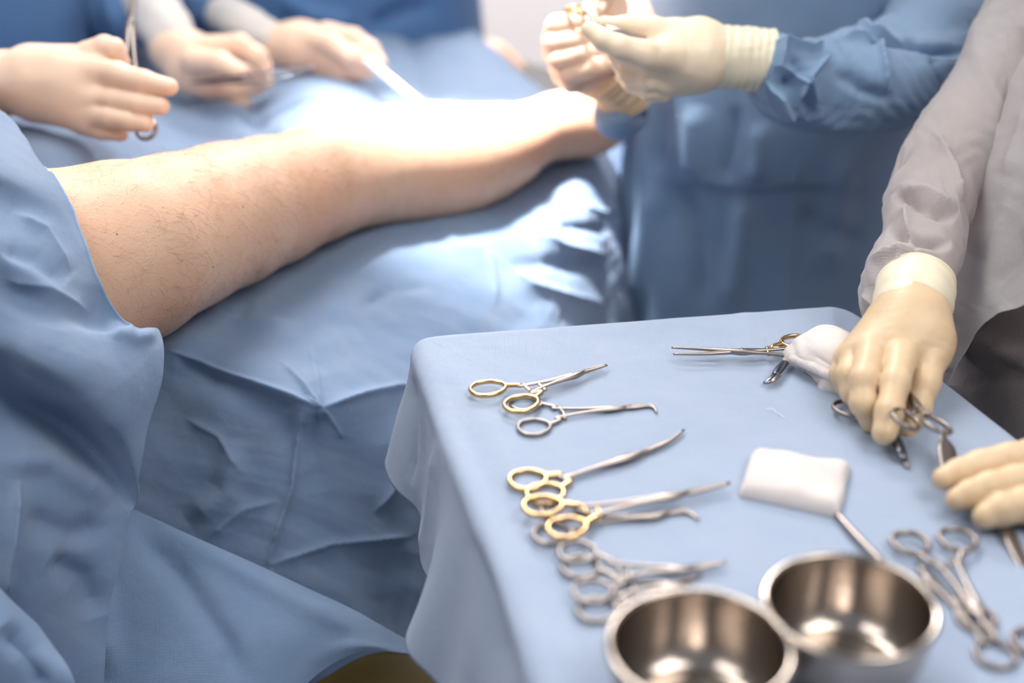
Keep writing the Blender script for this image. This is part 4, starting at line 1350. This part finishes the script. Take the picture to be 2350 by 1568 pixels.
# ------------------------------------------------------------------ instruments laid out on the table drape
ZI = Z0 + 0.0042
forceps('gold ringed needle holder with straight jaws, furthest of the row on the pale drape', (1120, 892), (1197, 927), (1318, 863), [(1350, 850), (1392, 838)],
        ring_mat=GOLD, name='needle_holder', cat='needle holder', z=ZI + 0.003, r=0.0019, group=None, ra=0.0145, rb=0.0115)
forceps('plain steel clamp with a hooked tip, its upper ring under a gold ring', (1207, 926), (1226, 981), (1410, 939), [(1450, 934), (1480, 931), (1499, 934), (1507, 946)],
        name='clamp', cat='clamp', z=ZI - 0.001, r=0.0016, ra=0.0125, rb=0.0115)
forceps('long gold ringed curved scissors with blades closed, third in the row of instruments', (1212, 1102), (1252, 1134), (1440, 1052), [(1490, 1033), (1535, 1013), (1569, 987)],
        ring_mat=GOLD, name='surgical_scissors', cat='scissors', z=ZI, r=0.0021, ra=0.0135, rb=0.0125, gap=0.0006, ratchet=False, spread=0.3)
forceps('gold ringed needle holder with a long straight pointed tip, in the middle of the row', (1246, 1162), (1302, 1212), (1540, 1140), [(1600, 1126), (1675, 1109)],
        ring_mat=GOLD, name='needle_holder', cat='needle holder', z=ZI + 0.004, r=0.0021, ra=0.0135, rb=0.0115)
forceps('plain steel clamp with a blunt bent tip under the gold ringed needle holder', (1285, 1172), (1268, 1226), (1500, 1186), [(1550, 1174), (1580, 1176), (1603, 1190)],
        name='clamp', cat='clamp', z=ZI - 0.001, r=0.0018, ra=0.0130, rb=0.0115)
forceps('blurred steel clamp with its thin tip above the left bowl rim', (1326, 1268), (1361, 1358), (1560, 1308), [(1610, 1300), (1664, 1290)],
        name='clamp', cat='clamp', z=ZI + 0.002, r=0.0018, ra=0.0125, rb=0.0115)
forceps('blurred steel clamp nearest the left bowl, its jaws behind the rim', (1333, 1302), (1371, 1400), (1545, 1345), [(1580, 1330), (1610, 1316)],
        name='clamp', cat='clamp', z=ZI - 0.001, r=0.0018, ra=0.0125, rb=0.0115)
forceps('gold ringed needle holder with open jaws, its handles under the crumpled gauze', (1826, 785), (1890, 836), (1702, 808), [(1620, 806), (1542, 806)],
        ring_mat=GOLD, name='needle_holder', cat='needle holder', z=ZI + 0.006, r=0.0021, ra=0.0125, rb=0.011, open_tips=[[(1620, 812), (1545, 813)], [(1620, 802), (1541, 798)]])

# towel clamp tip sticking out of the gauze
tc_ = empty('towel_clamp', 'short dark steel clamp tip lying beside the crumpled gauze', 'clamp', tuple(on(1775, 858, ZI)))
o0 = on(1775, 858, ZI)
v, f = sweep([on(1802, 832, ZI + 0.004), on(1788, 848, ZI + 0.004), on(1779, 860, ZI + 0.004)], [0.0034, 0.0040, 0.0030], 12, flat=0.6)
new_mesh('shank', v - o0, f, STEEL_K, tc_)
v, f = sweep([on(1782, 856, ZI + 0.003), on(1772, 868, ZI + 0.003), on(1760, 877, ZI + 0.002), on(1752, 879, ZI + 0.001)], [0.0030, 0.0026, 0.0022, 0.0014], 12, flat=0.6)
new_mesh('jaw', v - o0, f, STEEL_K, tc_)
v, f = sweep([on(1787, 862, ZI + 0.003), on(1776, 872, ZI + 0.003), on(1763, 880, ZI + 0.001)], [0.0022, 0.0018, 0.0012], 12, flat=0.7)
new_mesh('jaw', v - o0, f, STEEL, tc_)

# two instruments under the assistant's hand
forceps('steel clamp held down by the gloved hand, one ring showing at its left', (1946, 938), (2085, 905), (2052, 1000, 1.072), [(2066, 1030, 1.060), (2084, 1074, 1.045)],
        mat=STEEL, name='clamp', cat='clamp', z=ZI + 0.003, r=0.0018, ra=0.0128, rb=0.0105, ratchet=False)
v, f = sweep([at(2050, 1000, 1.068), at(2060, 1022, 1.060), at(2069, 1042, 1.053), at(2075, 1055, 1.049)], [0.0046, 0.0050, 0.0042, 0.0024], 12, flat=0.7)
o = new_mesh('clamp_jaw_guard', v, f, STEEL_K)
tag(o, 'dark jaw guard on the clamp tip just below the gloved fingertips', 'jaw guard')
forceps('steel clamp whose two rings stand raised over the gloved fingers', (2078, 962, 1.045), (2148, 974, 1.040), (2100, 925, 1.085), [(2085, 900, 1.10), (2070, 890, 1.11)],
        name='clamp', cat='clamp', r=0.0018, ra=0.0165, rb=0.0120, up=(0.25, -0.35, 0.9), ratchet=True)

# scalpel handle between the two hands
sc_ = empty('bone_lever', 'flat steel lever held by the lower glove at the right edge', 'surgical lever', tuple(on(2178, 1060, ZI)))
o0 = on(2178, 1060, ZI)
v, f = sweep([at(2165, 985, 1.055), at(2166, 1005, 1.05), at(2172, 1030, 1.043), at(2176, 1060, 1.033), at(2184, 1115, 1.012)], [0.0016, 0.0026, 0.0072, 0.0074, 0.0070], 16, flat=0.30, up=(0.1, -0.80, 0.6))
new_mesh('blade', v - o0, f, STEEL, sc_)
v, f = sweep([at(2230, 1150, 1.01), at(2300, 1205, 0.975), at(2330, 1260, 0.955), at(2375, 1350, 0.93), at(2420, 1440, 0.91)], [0.0058, 0.0060, 0.0060, 0.0060, 0.0055], 16, flat=0.45, up=(0.3, -0.5, 0.8))
new_mesh('handle', v - o0, f, STEEL, sc_)

# clamps at the lower right, out of focus
forceps('steel clamp with both rings side by side below the lower glove', (2090, 1248), (2198, 1240), (2240, 1400), [(2262, 1430), (2290, 1470)],
        name='clamp', cat='clamp', z=ZI + 0.003, r=0.0023, ra=0.0125, rb=0.0118)
forceps('steel clamp lying crosswise at the lower right, rings nearest the frame corner', (2238, 1418), (2284, 1503), (2130, 1330), [(2118, 1310), (2108, 1290)],
        name='clamp', cat='clamp', z=ZI - 0.001, r=0.0021, ra=0.0120, rb=0.0115)
forceps('steel clamp running off the right edge beside the lower right corner', (2372, 1475), (2420, 1400), (2560, 1560), [(2600, 1600), (2650, 1650)],
        name='clamp', cat='clamp', z=ZI, r=0.0021, ra=0.0125, rb=0.0115)

# steel rod from the folded gauze towards the right bowl
v, f = sweep([on(1905, 1160, ZI), on(1945, 1207, ZI + 0.001), on(1985, 1250, ZI + 0.002), on(2025, 1290, ZI + 0.002)], [0.0022, 0.0026, 0.0028, 0.0030], 12, flat=0.7)
o = new_mesh('steel_probe', v, f, STEEL)
tag(o, 'thin steel probe running from under the flat gauze pad to the right bowl', 'probe')

# suture thread
v, f = sweep([on(1758, 940, Z0 + 0.002), on(1772, 938, Z0 + 0.004), on(1782, 946, Z0 + 0.003), on(1790, 951, Z0 + 0.002), on(1800, 959, Z0 + 0.002)], [0.00022] * 5, 8, n=40)
o = new_mesh('suture_thread', v, f, SUT)
tag(o, 'short curled white thread lying alone on the table drape', 'thread')


# gauze
def gauze_pad(name, label, quad, zc, h, seed, layers=1, nu=160, nv=130, rip=0.0022, puff=0.5, tilt=None):
    """a folded pad with soft rounded rims: quad in pixels on the table, built as a closed pillow"""
    Q = [on(p[0], p[1], zc) for p in quad]
    n = 14
    u = np.linspace(-1, 1, nu)
    v_ = np.linspace(-1, 1, nv)
    U, Vv = np.meshgrid(u, v_, indexing='ij')
    a, b = (U + 1) / 2, (Vv + 1) / 2
    base = ((1 - a) * (1 - b))[..., None] * Q[0] + (a * (1 - b))[..., None] * Q[1] + (a * b)[..., None] * Q[2] + ((1 - a) * b)[..., None] * Q[3]
    e = np.maximum(np.abs(U), np.abs(Vv))
    prof = np.sqrt(np.clip(1 - np.abs(U) ** 9, 0, 1)) * np.sqrt(np.clip(1 - np.abs(Vv) ** 7, 0, 1))
    H = h * prof * (1 + puff * vnoise(base, 40, seed)) + rip * crumple(base, 0.03, seed, sharp=0.5) * 2 * prof
    if tilt is not None:
        H = H + tilt(a, b) * prof
    c = base.mean((0, 1))
    wob = 1 + 0.03 * vnoise(base, 60, seed + 1) * (e > 0.9)
    xy = c + (base - c) * wob[..., None]
    top = xy.copy()
    top[..., 2] = zc + np.maximum(H, 0.0003)
    bot = xy.copy()
    bot[..., 2] = zc - 0.0002 + (np.maximum(tilt(a, b), 0) * 0.6 if tilt is not None else 0)
    V = np.concatenate([top.reshape(-1, 3), bot.reshape(-1, 3)])
    f = grid_faces(nu, nv)
    N_ = nu * nv
    f += [tuple(i + N_ for i in reversed(q)) for q in grid_faces(nu, nv)]
    ring = [(i, 0) for i in range(nu)] + [(nu - 1, j) for j in range(1, nv)] + [(i, nv - 1) for i in range(nu - 2, -1, -1)] + [(0, j) for j in range(nv - 2, 0, -1)]
    ids = [i * nv + j for i, j in ring]
    for k_ in range(len(ids)):
        p, q = ids[k_], ids[(k_ + 1) % len(ids)]
        f.append((p, q, q + N_, p + N_))
    uvt = V[:, :2]
    o = new_mesh(name, V, f, GAUZE, uv=uvt)
    return tag(o, label, 'gauze')


gauze_pad('gauze_pad', 'folded white gauze pad lying flat on the middle of the table drape', [(1724, 1052), (1952, 1076), (1925, 1190), (1694, 1140)], Z0 + 0.002, 0.0125, 4)

# crumpled gauze beside the hand
gz_rows = [
    [(1802, 812, 1.190), (1806, 836, 1.185), (1850, 852, 1.178), (1878, 876, 1.168), (1882, 906, 1.160), (1950, 916, 1.155)],
    [(1822, 788, 1.185), (1835, 818, 1.172), (1870, 838, 1.160), (1898, 860, 1.152), (1906, 890, 1.152), (1955, 905, 1.150)],
    [(1850, 768, 1.185), (1868, 795, 1.165), (1896, 818, 1.155), (1920, 842, 1.150), (1930, 872, 1.150), (1960, 893, 1.150)],
    [(1878, 757, 1.190), (1898, 778, 1.168), (1922, 802, 1.158), (1945, 828, 1.152), (1955, 858, 1.152), (1970, 880, 1.152)],
    [(1912, 757, 1.195), (1932, 772, 1.178), (1950, 792, 1.166), (1968, 815, 1.160), (1978, 846, 1.158), (1985, 868, 1.158)],
    [(1945, 768, 1.205), (1958, 778, 1.195), (1972, 794, 1.182), (1985, 812, 1.174), (1994, 838, 1.170), (1998, 855, 1.168)],
]
gz = sheet('gauze_swab', gz_rows, 110, 110, GAUZE, creases=[([(1806, 836), (1860, 850), (1930, 890)], 5, -0.0035, 'soft'), ([(1815, 822), (1870, 840), (1940, 880)], 4, 0.003, 'soft'), ([(1810, 845), (1850, 865), (1880, 880)], 4, 0.003, 'soft'),
                                                               ([(1870, 815), (1920, 850), (1950, 885)], 6, -0.002, 'soft')],
           crum=((0.03, 0.0022, 151, 0.4), (0.010, 0.0006, 152, 0.4)), thick=0.006)
tag(gz, 'crumpled white gauze swab squeezed under the left side of the gloved hand', 'gauze')


# bowls
def bowl(label, cx, cy, R, zr):
    c = on(cx, cy, zr)
    root = empty('steel_bowl', label, 'bowl', (c[0], c[1], Z0 + 0.001))
    H = zr - Z0
    out = [(0.001, 0.0), (0.55 * R, 0.0), (0.70 * R, 0.002), (0.84 * R, 0.010), (0.93 * R, 0.022), (0.975 * R, 0.036), (0.985 * R, H - 0.004)]
    inn = [(0.965 * R, H - 0.006), (0.955 * R, 0.036), (0.91 * R, 0.024), (0.82 * R, 0.012), (0.68 * R, 0.0045), (0.5 * R, 0.003), (0.001, 0.003)]

    def smooth(p, n):
        return [tuple(x) for x in cr(np.array(p), n)]
    prof = smooth(out, 40) + smooth(inn, 40)
    lathe('bowl_body', prof, STEEL_B, root)
    t = np.linspace(0, 2 * np.pi, 14, endpoint=True)
    rim = [(0.982 * R + 0.0024 * math.cos(a), H - 0.003 + 0.0022 * math.sin(a)) for a in t]
    lathe('rim', rim, STEEL_B, root)
    return root


bowl('round polished steel bowl in front, cut by the bottom edge', 1607, 1478, 0.0515, Z0 + 0.050)
bowl('round polished steel bowl behind and right of the other bowl', 1952, 1383, 0.0500, Z0 + 0.050)
